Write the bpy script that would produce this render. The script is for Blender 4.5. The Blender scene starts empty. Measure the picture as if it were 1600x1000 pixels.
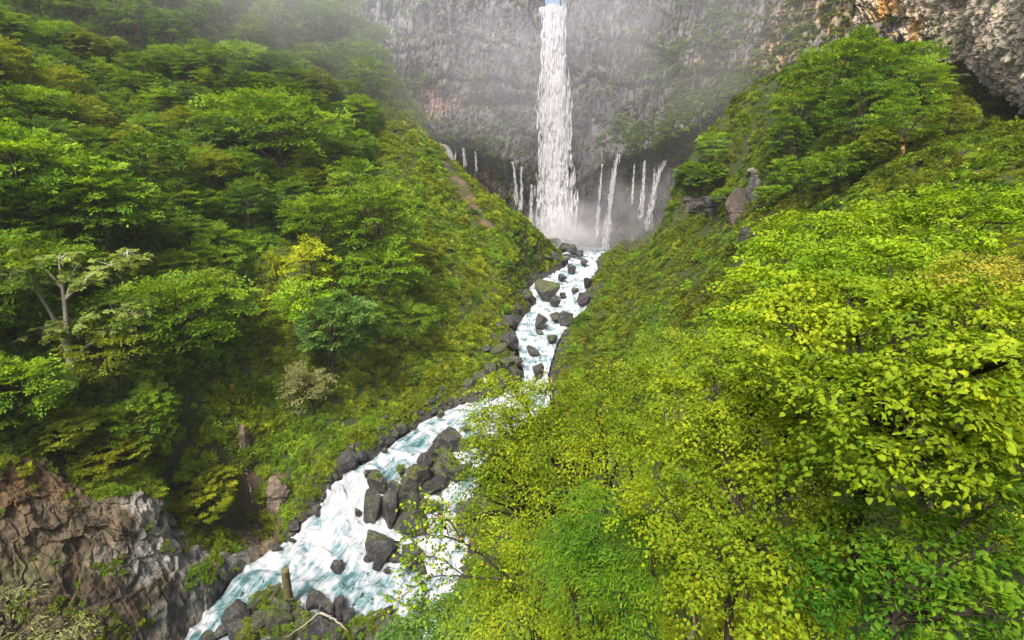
import bpy, math, random
import numpy as np
from mathutils import Vector, Matrix

R = math.radians
SC = bpy.context.scene
COL = SC.collection

# ------------------------------------------------------------------ camera, sky, sun, exposure
PITCH = R(18.0)
cam_d = bpy.data.cameras.new('camera')
cam_d.sensor_width = 36.0
cam_d.lens = 18.0
cam_d.clip_start = 0.1
cam_d.clip_end = 3000.0
cam = bpy.data.objects.new('camera', cam_d)
COL.objects.link(cam)
cam.location = (0, 0, 0)
cam.rotation_euler = (math.pi / 2 - PITCH, 0, 0)
SC.camera = cam

SUN_EL, SUN_AZ = R(57), R(206)      # azimuth measured from +Y towards +X
world = bpy.data.worlds.new('World')
SC.world = world
world.use_nodes = True
wn = world.node_tree
bg = wn.nodes['Background']
sky = wn.nodes.new('ShaderNodeTexSky')
sky.sky_type = 'NISHITA'
sky.sun_disc = False
sky.sun_elevation = SUN_EL
sky.sun_rotation = SUN_AZ
sky.air_density = 1.0
sky.dust_density = 5.0
sky.ozone_density = 0.6
wn.links.new(sky.outputs[0], bg.inputs[0])
bg.inputs[1].default_value = 0.12
sun_d = bpy.data.lights.new('sun', 'SUN')
sun_d.energy = 4.0
sun_d.angle = R(24)
sun_d.color = (1.0, 0.95, 0.84)
sun = bpy.data.objects.new('sun', sun_d)
COL.objects.link(sun)
sd = Vector((math.sin(SUN_AZ) * math.cos(SUN_EL), math.cos(SUN_AZ) * math.cos(SUN_EL), math.sin(SUN_EL)))
sun.rotation_euler = sd.to_track_quat('Z', 'Y').to_euler()
SC.view_settings.view_transform = 'Standard'
SC.view_settings.look = 'None'
SC.view_settings.exposure = 0.95
SC.view_settings.gamma = 1.0
SC.cycles.max_bounces = 6
SC.cycles.diffuse_bounces = 3
SC.cycles.glossy_bounces = 2
SC.cycles.transmission_bounces = 3
SC.cycles.volume_bounces = 1
SC.cycles.transparent_max_bounces = 12
SC.cycles.use_denoising = True
SC.cycles.caustics_reflective = False
SC.cycles.caustics_refractive = False

# ------------------------------------------------------------------ maths helpers
CP, SP = math.cos(PITCH), math.sin(PITCH)
def ray(px, py):
    cx = (np.asarray(px, float) - 800) / 800.0
    cy = (500 - np.asarray(py, float)) / 800.0
    return np.stack([cx, CP + cy * SP, -SP + cy * CP], -1)
def at(px, py, t):
    return ray(px, py) * np.asarray(t, float)[..., None]
def atz(px, py, z):
    r = ray(px, py)
    return r * (np.asarray(z, float) / r[..., 2])[..., None]
def proj(P):
    P = np.asarray(P, float)
    d = P[..., 1] * CP - P[..., 2] * SP
    u = P[..., 1] * SP + P[..., 2] * CP
    dd = np.where(d > 0.5, d, 0.5)
    return 800 + 800 * P[..., 0] / dd, 500 - 800 * u / dd, d
def sstep(a, b, x):
    t = np.clip((x - a) / (b - a), 0, 1)
    return t * t * (3 - 2 * t)
def hashv(ix, iy, iz, seed=0):
    h = (ix.astype(np.int64) * 374761393 + iy.astype(np.int64) * 668265263 + iz.astype(np.int64) * 2147483647 + seed * 974711) & 0xffffffff
    h = ((h ^ (h >> 13)) * 1274126177) & 0xffffffff
    h = ((h ^ (h >> 15)) * 2246822519) & 0xffffffff
    return ((h ^ (h >> 16)) & 0xffffff) / float(0xffffff)
def vnoise(P, seed=0):
    P = np.asarray(P, float)
    i = np.floor(P).astype(np.int64)
    f = P - i
    f = f * f * (3 - 2 * f)
    out = 0
    for dx in (0, 1):
        wx = f[..., 0] if dx else 1 - f[..., 0]
        for dy in (0, 1):
            wy = f[..., 1] if dy else 1 - f[..., 1]
            for dz in (0, 1):
                wz = f[..., 2] if dz else 1 - f[..., 2]
                out = out + wx * wy * wz * hashv(i[..., 0] + dx, i[..., 1] + dy, i[..., 2] + dz, seed)
    return out
def fbm(P, oct=4, seed=0, gain=0.5):
    P = np.asarray(P, float)
    a, s, n = 1.0, 0, 0
    for k in range(oct):
        s = s + a * (vnoise(P * 2.03 ** k + 17.3 * k, seed + k) * 2 - 1)
        n += a
        a *= gain
    return s / n
def worley(P, seed=0):
    """F1, F2 and a random value of the nearest cell (3-D jittered cells)"""
    P = np.asarray(P, float)
    i = np.floor(P).astype(np.int64)
    f1 = np.full(P.shape[:-1], 9.0); f2 = f1.copy(); cid = f1.copy()
    for dx in (-1, 0, 1):
        for dy in (-1, 0, 1):
            for dz in (-1, 0, 1):
                a, b, c = i[..., 0] + dx, i[..., 1] + dy, i[..., 2] + dz
                q = np.stack([a + hashv(a, b, c, seed), b + hashv(a, b, c, seed + 1), c + hashv(a, b, c, seed + 2)], -1)
                d = np.sqrt(((P - q) ** 2).sum(-1))
                m = d < f1
                f2 = np.where(m, f1, np.minimum(f2, d))
                cid = np.where(m, hashv(a, b, c, seed + 3), cid)
                f1 = np.where(m, d, f1)
    return f1, f2, cid

# ------------------------------------------------------------------ mesh / object helpers
def mesh_np(name, V, F, mat=None, smooth=True, attrs=None, uv=None):
    """V (n,3); F list of arrays, every array (m,k) of k-gons"""
    V = np.ascontiguousarray(V, dtype=np.float32)
    if isinstance(F, np.ndarray): F = [F]
    me = bpy.data.meshes.new(name)
    me.vertices.add(len(V)); me.vertices.foreach_set('co', V.ravel())
    loops = np.concatenate([f.ravel() for f in F]).astype(np.int32)
    tot = np.concatenate([np.full(len(f), f.shape[1]) for f in F]).astype(np.int32)
    st = np.concatenate([[0], np.cumsum(tot)[:-1]]).astype(np.int32)
    me.loops.add(len(loops)); me.loops.foreach_set('vertex_index', loops)
    me.polygons.add(len(tot)); me.polygons.foreach_set('loop_start', st); me.polygons.foreach_set('loop_total', tot)
    me.polygons.foreach_set('use_smooth', np.full(len(tot), smooth))
    for k, a in (attrs or {}).items():
        a = np.asarray(a, dtype=np.float32)
        if a.ndim == 1:
            at_ = me.attributes.new(k, 'FLOAT', 'POINT'); at_.data.foreach_set('value', a)
        elif a.shape[1] == 3:
            at_ = me.attributes.new(k, 'FLOAT_VECTOR', 'POINT'); at_.data.foreach_set('vector', a.ravel())
        else:
            at_ = me.attributes.new(k, 'FLOAT_COLOR', 'POINT'); at_.data.foreach_set('color', a.ravel())
    me.update(calc_edges=True)
    if mat: me.materials.append(mat)
    return me
def link(name, me, parent=None, loc=None, label=None, cat=None, group=None, kind=None):
    o = bpy.data.objects.new(name, me)
    COL.objects.link(o)
    if parent: o.parent = parent
    if loc is not None: o.location = loc
    if label: o['label'] = label
    if cat: o['category'] = cat
    if group: o['group'] = group
    if kind: o['kind'] = kind
    return o
def grid_faces(nu, nv):
    a = np.arange(nu * nv).reshape(nu, nv)
    return np.stack([a[:-1, :-1], a[1:, :-1], a[1:, 1:], a[:-1, 1:]], -1).reshape(-1, 4)
def grid_normals(P):
    du = np.gradient(P, axis=0); dv = np.gradient(P, axis=1)
    n = np.cross(du, dv)
    return n / (np.linalg.norm(n, axis=-1, keepdims=True) + 1e-9)
def polyline(pts, n):
    pts = np.asarray(pts, float)
    d = np.concatenate([[0], np.cumsum(np.linalg.norm(np.diff(pts, axis=0), axis=1))])
    # Catmull-Rom through the points, then even resampling
    m = len(pts)
    out = []
    for i in range(m - 1):
        p0, p1, p2, p3 = pts[max(i - 1, 0)], pts[i], pts[i + 1], pts[min(i + 2, m - 1)]
        for t in np.linspace(0, 1, 24, endpoint=False):
            out.append(0.5 * ((2 * p1) + (-p0 + p2) * t + (2 * p0 - 5 * p1 + 4 * p2 - p3) * t * t + (-p0 + 3 * p1 - 3 * p2 + p3) * t ** 3))
    out.append(pts[-1]); out = np.array(out)
    d = np.concatenate([[0], np.cumsum(np.linalg.norm(np.diff(out, axis=0), axis=1))])
    s = np.linspace(0, d[-1], n)
    return np.stack([np.interp(s, d, out[:, k]) for k in range(out.shape[1])], -1), s

# ------------------------------------------------------------------ materials
def new_mat(name):
    m = bpy.data.materials.new(name); m.use_nodes = True
    nt = m.node_tree; nt.nodes.clear()
    return m, nt, (lambda t, **k: _n(nt, t, **k))
def _n(nt, t, **k):
    n = nt.nodes.new(t)
    for a, b in k.items(): setattr(n, a, b)
    return n
def ramp(nt, fac, stops):
    r = nt.nodes.new('ShaderNodeValToRGB')
    while len(r.color_ramp.elements) < len(stops): r.color_ramp.elements.new(0.5)
    for e, (p, c) in zip(r.color_ramp.elements, stops):
        e.position = p; e.color = (c[0], c[1], c[2], 1)
    nt.links.new(fac, r.inputs[0])
    return r.outputs[0]
def noise(nt, scale, detail=4, rough=0.55, vec=None, dist=0.0):
    n = nt.nodes.new('ShaderNodeTexNoise')
    n.inputs['Scale'].default_value = scale; n.inputs['Detail'].default_value = detail
    n.inputs['Roughness'].default_value = rough; n.inputs['Distortion'].default_value = dist
    if vec: nt.links.new(vec, n.inputs['Vector'])
    return n.outputs['Fac']
def mixc(nt, fac, a, b, mode='MIX'):
    n = nt.nodes.new('ShaderNodeMix'); n.data_type = 'RGBA'; n.blend_type = mode
    for i, v in ((0, fac), (6, a), (7, b)):
        if isinstance(v, (int, float)): n.inputs[i].default_value = v
        elif isinstance(v, tuple): n.inputs[i].default_value = (*v, 1) if len(v) == 3 else v
        else: nt.links.new(v, n.inputs[i])
    return n.outputs[2]
def mth(nt, op, a, b=0.0, clamp=False):
    n = nt.nodes.new('ShaderNodeMath'); n.operation = op; n.use_clamp = clamp
    for i, v in ((0, a), (1, b)):
        if isinstance(v, (int, float)): n.inputs[i].default_value = v
        else: nt.links.new(v, n.inputs[i])
    return n.outputs[0]
def attr(nt, name, out='Color', typ='GEOMETRY'):
    n = nt.nodes.new('ShaderNodeAttribute'); n.attribute_name = name; n.attribute_type = typ
    return n.outputs[out]
def objco(nt):
    return nt.nodes.new('ShaderNodeTexCoord').outputs['Object']
def geo_pos(nt):
    return nt.nodes.new('ShaderNodeNewGeometry').outputs['Position']
def scaled(nt, vec, s):
    n = nt.nodes.new('ShaderNodeMapping'); n.inputs['Scale'].default_value = s
    nt.links.new(vec, n.inputs['Vector']); return n.outputs[0]
def bump(nt, h, strength, dist=1.0):
    n = nt.nodes.new('ShaderNodeBump'); n.inputs['Strength'].default_value = strength
    n.inputs['Distance'].default_value = dist; nt.links.new(h, n.inputs['Height']); return n.outputs[0]
def pbsdf(nt, col, rough, nrm=None, spec=0.5):
    b = nt.nodes.new('ShaderNodeBsdfPrincipled')
    if isinstance(col, tuple): b.inputs['Base Color'].default_value = (*col, 1)
    else: nt.links.new(col, b.inputs['Base Color'])
    if isinstance(rough, (int, float)): b.inputs['Roughness'].default_value = rough
    else: nt.links.new(rough, b.inputs['Roughness'])
    b.inputs['Specular IOR Level'].default_value = spec
    if nrm: nt.links.new(nrm, b.inputs['Normal'])
    return b.outputs[0]
def out(nt, sh, vol=False):
    o = nt.nodes.new('ShaderNodeOutputMaterial'); nt.links.new(sh, o.inputs['Volume' if vol else 'Surface'])

def mat_leaf(name, inst):
    """colour comes from the object (or the instance); 'tint' varies it leaf by leaf and paints tree tops lighter"""
    m, nt, N = new_mat(name)
    if inst: base = attr(nt, 'icol', 'Color', 'INSTANCER')
    else: base = N('ShaderNodeObjectInfo').outputs['Color']
    tint = attr(nt, 'tint', 'Fac')
    hsv = N('ShaderNodeHueSaturation')
    nt.links.new(base, hsv.inputs['Color'])
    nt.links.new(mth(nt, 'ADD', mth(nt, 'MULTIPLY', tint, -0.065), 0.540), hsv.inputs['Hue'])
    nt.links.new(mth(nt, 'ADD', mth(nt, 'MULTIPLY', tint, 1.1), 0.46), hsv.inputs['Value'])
    c = hsv.outputs[0]
    d = N('ShaderNodeBsdfDiffuse'); nt.links.new(c, d.inputs[0])
    t = N('ShaderNodeBsdfTranslucent')
    nt.links.new(mixc(nt, 1.0, c, (1.25, 1.15, 0.45), 'MULTIPLY'), t.inputs[0])
    mx = N('ShaderNodeMixShader'); mx.inputs[0].default_value = 0.40
    nt.links.new(d.outputs[0], mx.inputs[1]); nt.links.new(t.outputs[0], mx.inputs[2])
    g = N('ShaderNodeBsdfGlossy'); g.inputs['Roughness'].default_value = 0.6; g.inputs[0].default_value = (1, 1, 1, 1)
    m2 = N('ShaderNodeMixShader'); m2.inputs[0].default_value = 0.008
    nt.links.new(mx.outputs[0], m2.inputs[1]); nt.links.new(g.outputs[0], m2.inputs[2])
    out(nt, m2.outputs[0]); return m
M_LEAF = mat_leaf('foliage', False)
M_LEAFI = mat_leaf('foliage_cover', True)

def mat_bark(name, c1, c2, sc=3.0):
    m, nt, N = new_mat(name)
    v = scaled(nt, objco(nt), (sc * 3, sc * 3, sc))
    n = noise(nt, 1.0, 5, 0.65, v)
    col = ramp(nt, n, [(0.3, c1), (0.7, c2)])
    out(nt, pbsdf(nt, col, 0.85, bump(nt, n, 0.6, 0.05), 0.2)); return m
M_BARK = mat_bark('bark', (0.022, 0.017, 0.013), (0.07, 0.055, 0.042))
M_PALE = mat_bark('pale_bark', (0.14, 0.125, 0.10), (0.42, 0.38, 0.31), 2.0)
M_LOG = mat_bark('mossy_log', (0.06, 0.05, 0.035), (0.17, 0.15, 0.06), 1.2)

def mat_rock(name, dark, light, moss=0.5, sc=0.6, wet=0.5):
    """boulder: mottled stone, moss on faces that look up"""
    m, nt, N = new_mat(name)
    P = geo_pos(nt)
    n = noise(nt, sc, 8, 0.62, P)
    n2 = noise(nt, sc * 4, 6, 0.75, P)
    col = ramp(nt, mth(nt, 'ADD', mth(nt, 'MULTIPLY', n, 0.5), mth(nt, 'MULTIPLY', n2, 0.5)), [(0.40, dark), (0.52, tuple(x * .5 + y * .5 for x, y in zip(dark, light))), (0.62, tuple(x * 1.5 for x in light))])
    g = N('ShaderNodeNewGeometry'); sx = N('ShaderNodeSeparateXYZ'); nt.links.new(g.outputs['Normal'], sx.inputs[0])
    nm = noise(nt, sc * 1.3, 6, 0.7, P)
    f = mth(nt, 'ADD', mth(nt, 'MULTIPLY', sx.outputs[2], 0.9), mth(nt, 'MULTIPLY', mth(nt, 'SUBTRACT', nm, 0.5), 3.0))
    f = mth(nt, 'MULTIPLY', mth(nt, 'SUBTRACT', f, 1.05 - moss), 3.5, True)
    oi = N('ShaderNodeObjectInfo')
    f = mth(nt, 'MULTIPLY', f, mth(nt, 'ADD', mth(nt, 'MULTIPLY', oi.outputs['Random'], 0.9), 0.1))
    mc = ramp(nt, n2, [(0.38, (0.018, 0.028, 0.006)), (0.5, (0.07, 0.09, 0.012)), (0.66, (0.20, 0.19, 0.025))])
    col = mixc(nt, f, col, mc)
    out(nt, pbsdf(nt, col, 0.62, bump(nt, n2, 1.0, 0.5), wet)); return m
M_BOULDER = mat_rock('basalt_boulder', (0.012, 0.012, 0.015), (0.075, 0.07, 0.072), 0.30)
M_MOSSROCK = mat_rock('mossy_basalt', (0.018, 0.018, 0.018), (0.08, 0.075, 0.065), 0.75)

def mat_cliff(name, bscale=1.0, bstr=0.8, vz=0.06):
    m, nt, N = new_mat(name)
    P = geo_pos(nt)
    col = attr(nt, 'col')
    v = scaled(nt, P, (0.5 * bscale, 0.5 * bscale, vz * bscale))
    n = noise(nt, 1.0, 5, 0.6, v, 0.4)
    n2 = noise(nt, 0.22 * bscale, 6, 0.62, P)
    k = mth(nt, 'ADD', mth(nt, 'MULTIPLY', n, 0.55), mth(nt, 'MULTIPLY', n2, 0.45))
    var = ramp(nt, k, [(0.36, (0.30, 0.30, 0.34)), (0.5, (0.85, 0.85, 0.85)), (0.64, (1.6, 1.55, 1.45))])
    c = mixc(nt, 1.0, col, var, 'MULTIPLY')
    out(nt, pbsdf(nt, c, 0.8, bump(nt, k, bstr, 1.2 / bscale), 0.3)); return m
M_CLIFF = mat_cliff('basalt_cliff', 1.0, 0.9)
M_CLIFFN = mat_cliff('weathered_cliff', 2.2, 0.9, 0.22)

def mat_ground():
    m, nt, N = new_mat('forest_floor')
    P = geo_pos(nt)
    n = noise(nt, 0.35, 8, 0.65, P); n2 = noise(nt, 2.2, 7, 0.7, P)
    k = mth(nt, 'ADD', mth(nt, 'MULTIPLY', n, 0.5), mth(nt, 'MULTIPLY', n2, 0.5))
    c = ramp(nt, k, [(0.3, (0.012, 0.014, 0.006)), (0.48, (0.03, 0.042, 0.010)), (0.62, (0.055, 0.06, 0.018)), (0.75, (0.075, 0.06, 0.035))])
    bank = attr(nt, 'bank', 'Fac')
    rc = ramp(nt, n2, [(0.3, (0.02, 0.02, 0.022)), (0.7, (0.075, 0.07, 0.062))])
    c = mixc(nt, bank, c, rc)
    soil = attr(nt, 'soil', 'Fac')
    c = mixc(nt, soil, c, ramp(nt, n2, [(0.3, (0.05, 0.03, 0.016)), (0.7, (0.16, 0.11, 0.07))]))
    out(nt, pbsdf(nt, c, 0.85, bump(nt, k, 0.9, 0.6), 0.25)); return m
M_GROUND = mat_ground()

def mat_river():
    m, nt, N = new_mat('river_water')
    fl = attr(nt, 'flow', 'Vector')             # x across (m), y along (m)
    calm = attr(nt, 'calm', 'Fac')
    v = scaled(nt, fl, (0.9, 0.12, 1))
    n1 = noise(nt, 1.0, 7, 0.62, v, 0.9)
    n2 = noise(nt, 3.2, 6, 0.7, scaled(nt, fl, (1, 0.18, 1)), 1.2)
    n3 = noise(nt, 1.5, 6, 0.65, scaled(nt, fl, (1, 0.6, 1)), 2.5)
    lace = mth(nt, 'MULTIPLY', mth(nt, 'ABSOLUTE', mth(nt, 'SUBTRACT', n3, 0.5)), -0.3)
    k = mth(nt, 'ADD', mth(nt, 'ADD', mth(nt, 'MULTIPLY', n1, 0.6), mth(nt, 'MULTIPLY', n2, 0.4)), mth(nt, 'ADD', lace, 0.025))
    k = mth(nt, 'SUBTRACT', k, mth(nt, 'MULTIPLY', calm, 0.11))
    k = mth(nt, 'ADD', k, attr(nt, 'crest', 'Fac'))
    c = ramp(nt, k, [(0.34, (0.05, 0.13, 0.145)), (0.42, (0.15, 0.27, 0.29)), (0.49, (0.31, 0.37, 0.42)), (0.61, (0.56, 0.55, 0.59))])
    r = ramp(nt, k, [(0.38, (0.12,) * 3), (0.5, (0.6,) * 3)])
    out(nt, pbsdf(nt, c, r, bump(nt, k, 1.0, 1.1), 0.5)); return m
M_RIVER = mat_river()

def mat_fall(name, lo=0.0, soft=0.35):
    """falling water: white spray lit by the sky, letting some light through"""
    m, nt, N = new_mat(name)
    a = attr(nt, 'dens', 'Fac')
    d = N('ShaderNodeBsdfDiffuse'); d.inputs[0].default_value = (0.88, 0.87, 0.90, 1)
    t = N('ShaderNodeBsdfTranslucent'); t.inputs[0].default_value = (0.85, 0.85, 0.88, 1)
    mx = N('ShaderNodeMixShader'); mx.inputs[0].default_value = soft
    nt.links.new(d.outputs[0], mx.inputs[1]); nt.links.new(t.outputs[0], mx.inputs[2])
    tr = N('ShaderNodeBsdfTransparent')
    n = noise(nt, 1.0, 5, 0.6, scaled(nt, geo_pos(nt), (1.3, 1.3, 0.16)), 0.5)
    f = mth(nt, 'ADD', a, mth(nt, 'MULTIPLY', mth(nt, 'SUBTRACT', n, 0.5), 2.4), True)
    m2 = N('ShaderNodeMixShader')
    nt.links.new(f, m2.inputs[0]); nt.links.new(tr.outputs[0], m2.inputs[1]); nt.links.new(mx.outputs[0], m2.inputs[2])
    out(nt, m2.outputs[0]); return m
M_FALL = mat_fall('falling_water')

def mat_volume(name, dens, col, noise_sc=None, grad=None):
    m, nt, N = new_mat(name)
    v = N('ShaderNodeVolumePrincipled')
    v.inputs['Color'].default_value = (*col, 1)
    v.inputs['Density'].default_value = dens
    out(nt, v.outputs[0], True); return m

# ------------------------------------------------------------------ the river: bank stations (pixel, pixel, heights)
ST = [
 (838, 384, 962, 384, -38.6, -38.6), (862, 396, 955, 396, -39.0, -39.0), (884, 405, 932, 406, -39.6, -39.6),
 (886, 414, 934, 419, -40.4, -40.4), (860, 430, 927, 433, -41.7, -41.7), (828, 449, 917, 450, -43.2, -43.0),
 (838, 471, 915, 467, -45.0, -44.8), (820, 494, 914, 486, -46.8, -46.6), (806, 517, 888, 510, -48.4, -48.2),
 (808, 537, 872, 534, -49.7, -49.5), (813, 562, 864, 558, -51.0, -50.8), (818, 592, 856, 590, -52.4, -52.3),
 (790, 614, 862, 626, -53.4, -53.4), (748, 626, 830, 662, -54.2, -54.3), (700, 640, 790, 690, -55.0, -55.3),
 (655, 664, 765, 722, -55.7, -56.6), (606, 700, 750, 760, -56.3, -58.2), (552, 734, 742, 800, -56.9, -60.6),
 (520, 762, 735, 845, -59.6, -63.0), (478, 818, 728, 885, -63.6, -65.0), (430, 858, 720, 925, -66.3, -66.4),
 (382, 888, 700, 975, -67.3, -67.2), (335, 944, 665, 1035, -68.2, -67.8), (288, 996, 630, 1110, -69.2, -68.6),
 (225, 1065, 600, 1200, -70.4, -69.6), (120, 1180, 560, 1330, -72.0, -71.5)]
Lb = np.array([atz(a, b, zl) for a, b, c, d, zl, zr in ST])
Rb = np.array([atz(c, d, zr) for a, b, c, d, zl, zr in ST])
NU, NV = 900, 90
Lp, _s = polyline(Lb, NU); Rp, _s2 = polyline(Rb, NU)
# keep stations paired: resample both banks by station index instead of own length
def by_station(B, n):
    m = len(B); res = []
    L, _ = polyline(B, n)
    out_ = []
    idx = np.linspace(0, m - 1, n)
    for k in range(3):
        i = np.clip(idx.astype(int), 0, m - 2); f = idx - i
        p0 = B[np.clip(i - 1, 0, m - 1), k]; p1 = B[i, k]; p2 = B[i + 1, k]; p3 = B[np.clip(i + 2, 0, m - 1), k]
        out_.append(0.5 * ((2 * p1) + (-p0 + p2) * f + (2 * p0 - 5 * p1 + 4 * p2 - p3) * f * f + (-p0 + 3 * p1 - 3 * p2 + p3) * f ** 3))
    return np.stack(out_, -1)
Lp = by_station(Lb, NU); Rp = by_station(Rb, NU)
vv = np.linspace(0, 1, NV)
RIV = Lp[:, None, :] * (1 - vv)[None, :, None] + Rp[:, None, :] * vv[None, :, None]
mid = RIV[:, NV // 2]
along = np.concatenate([[0], np.cumsum(np.linalg.norm(np.diff(mid, axis=0), axis=1))])
wid = np.linalg.norm(Rp - Lp, axis=1)
slope = np.gradient(-mid[:, 2]) / np.maximum(np.gradient(along), 1e-3)
rs = RIV[::3, ::5].reshape(-1, 3)          # samples used to find the nearest water

def river_info(XY):
    """distance to the water's edge (0 inside) and the water level there"""
    d = np.full(len(XY), 1e9); z = np.zeros(len(XY))
    near = (XY[:, 0] > rs[:, 0].min() - 30) & (XY[:, 0] < rs[:, 0].max() + 30) & (XY[:, 1] > rs[:, 1].min() - 30) & (XY[:, 1] < rs[:, 1].max() + 30)
    idx = np.nonzero(near)[0]
    for k in range(0, len(idx), 4000):
        ii = idx[k:k + 4000]
        D = ((XY[ii, None, :] - rs[None, :, :2]) ** 2).sum(-1)
        j = D.argmin(1)
        d[ii] = np.sqrt(D[np.arange(len(ii)), j]); z[ii] = rs[j, 2]
    return np.maximum(d - 0.9, 0), z

# ------------------------------------------------------------------ the ground: a height field through measured points
CT = [  # (px, py, depth) on visible ground
 (575,60,205),(600,110,203),(640,190,196),(690,235,189),(750,290,182),(800,330,180),(848,364,183),(888,400,192),
 (450,100,192),(300,30,205),(150,40,192),(0,40,170),(0,150,138),(150,150,152),(300,170,158),(450,200,168),(550,200,178),
 (0,300,98),(130,330,104),(250,380,108),(330,300,128),(450,300,142),(550,320,147),(650,300,162),(700,350,160),(780,420,156),
 (350,450,114),(370,560,106),(380,650,99),(385,740,96),(450,400,122),(520,450,122),(500,550,112),(600,450,130),(620,550,121),(700,480,138),
 (720,560,128),(650,630,116),(790,520,143),(770,590,128),(580,680,105),(500,700,101),(430,780,97),(300,560,97),(200,560,88),(100,600,80),(250,660,86),
 (0,560,78),(0,640,72),(0,700,68),(100,700,72),(200,735,76),(280,770,82),(330,840,88),(380,850,91),
 (960,420,178),(1015,400,170),(1080,372,160),(1130,345,155),(1076,268,158),(1090,216,158),(1135,172,157),(1098,235,159),(1120,205,161),(1165,160,163),(1200,140,150),(1088,340,159),(1130,300,148),
 (900,530,141),(950,480,148),(1000,450,148),(1050,400,146),(1000,520,122),(1100,450,118),(1100,380,138),(900,575,122),(950,590,104),(1000,590,88),
 (1190,300,124),(1180,390,112),(1200,230,132),(1250,360,97),(1150,440,104),(1100,500,84),(1150,560,58),(1000,680,62),(900,760,66),(800,850,70),(730,900,74),
 (1250,110,142),(1300,150,128),(1400,110,140),(1450,105,136),(1350,250,98),(1350,330,72),(1550,180,92),(1600,230,70),(1500,250,76),(1500,330,54),(1500,450,34),
 (1600,1000,14),(1200,1000,29),(900,1000,50),(740,1000,64),(1300,600,34),(1600,600,22),(1200,750,34)]
CW = [  # world points: what the camera does not see
 (-70,235,48),(-100,215,62),(-140,190,66),(-200,150,80),(-150,110,62),(-110,70,30),(-90,40,0),(-75,15,-18),(-60,-20,-25),
 (-28,222,-10),(-8,212,-30),(10,222,-40),(45,222,-39),(60,200,-36),(42,186,-37),(44,176,-33),(46,169,-29),(49,180,-34),(56,178,-26),(30,196,-40),(70,190,-22),(85,180,8),(20,-15,-6),(0,-6,-14),(-20,-5,-34),
 (-35,10,-56),(-45,30,-72),(-10,25,-62),(60,20,2),(90,40,8),(112,80,6),(128,120,14),(150,40,40),(80,-20,14),(-100,-20,10),(-35,-30,-60),(5,15,-30),(-25,42,-72)]
cp = np.concatenate([np.array([at(*c) for c in CT]), np.array(CW, float)])
_D = np.sqrt(((cp[:, None, :2] - cp[None, :, :2]) ** 2).sum(-1) + 16.0)
_n_ = len(cp)
_A = np.zeros((_n_ + 3, _n_ + 3)); _A[:_n_, :_n_] = _D + np.eye(_n_) * -0.6
_A[:_n_, _n_] = 1; _A[:_n_, _n_ + 1:] = cp[:, :2]; _A[_n_:, :_n_] = _A[:_n_, _n_:].T
_w = np.linalg.solve(_A, np.concatenate([cp[:, 2], [0, 0, 0]]))
def ground_raw(XY):
    z = np.zeros(len(XY))
    for k in range(0, len(XY), 20000):
        q = XY[k:k + 20000]
        D = np.sqrt(((q[:, None, :] - cp[None, :, :2]) ** 2).sum(-1) + 16.0)
        z[k:k + 20000] = D @ _w[:_n_] + _w[_n_] + q @ _w[_n_ + 1:]
    return z
def axis_(a0, a1, b0, b1, fine, coarse):
    return np.unique(np.concatenate([np.arange(b0, a0, coarse), np.arange(a0, a1, fine), np.arange(a1, b1 + coarse, coarse)]))
gx = axis_(-150, 130, -420, 420, 0.9, 12.0)
gy = axis_(-30, 262, -200, 700, 0.9, 12.0)
GX, GY = np.meshgrid(gx, gy, indexing='ij')
XY = np.stack([GX.ravel(), GY.ravel()], -1)
gz = ground_raw(XY)
rough = fbm(np.stack([XY[:, 0] / 9, XY[:, 1] / 9, gz / 14], -1), 5, 3) * 2.2 + fbm(np.stack([XY[:, 0] / 28, XY[:, 1] / 28, gz * 0], -1), 2, 9) * 2.0
cam_d2 = np.hypot(XY[:, 0], XY[:, 1])
gz = gz + rough * sstep(8, 60, cam_d2)
rd, rz = river_info(XY)
bankf = 1 - sstep(1.0, 7.5, rd)
inside = rd <= 0.01
gz = np.where(rd < 1e8, gz * (1 - bankf) + (rz + 0.25 + rd * 0.95 + .9 * fbm(np.stack([XY[:, 0] / 2.2, XY[:, 1] / 2.2, rz * 0], -1), 3, 66) * sstep(0, 2, rd)) * bankf, gz)
gz = np.where(inside, rz - 1.6, gz)
# keep the camera clear of the slope it stands on, and pull the far sheet level
gz = np.where((cam_d2 < 9), np.minimum(gz, -3.2), gz)
far = np.maximum(np.maximum(np.abs(XY[:, 0]) - 150, XY[:, 1] - 262), -30 - XY[:, 1])
ff = sstep(0, 60, far)
gz = gz * (1 - ff) + (66 + 10 * fbm(np.stack([XY[:, 0] / 90, XY[:, 1] / 90, gz * 0], -1), 3, 5)) * ff
behind_cliff = sstep(0, 1, (XY[:, 1] - 262) / 12)
GZ = gz.reshape(GX.shape)
def gheight(x, y):
    x = np.asarray(x, float); y = np.asarray(y, float)
    i = np.clip(np.searchsorted(gx, x) - 1, 0, len(gx) - 2); j = np.clip(np.searchsorted(gy, y) - 1, 0, len(gy) - 2)
    fx = np.clip((x - gx[i]) / (gx[i + 1] - gx[i]), 0, 1); fy = np.clip((y - gy[j]) / (gy[j + 1] - gy[j]), 0, 1)
    return (GZ[i, j] * (1 - fx) * (1 - fy) + GZ[i + 1, j] * fx * (1 - fy) + GZ[i, j + 1] * (1 - fx) * fy + GZ[i + 1, j + 1] * fx * fy)
def hit(px, py, t0=4.0, t1=330.0):
    """first point of the ground seen through a pixel of the photograph"""
    r = ray(px, py); t = np.linspace(t0, t1, 1300)
    P = r[None, :] * t[:, None]
    below = P[:, 2] < gheight(P[:, 0], P[:, 1])
    k = int(np.argmax(below)) if below.any() else len(t) - 1
    return P[k]
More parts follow.
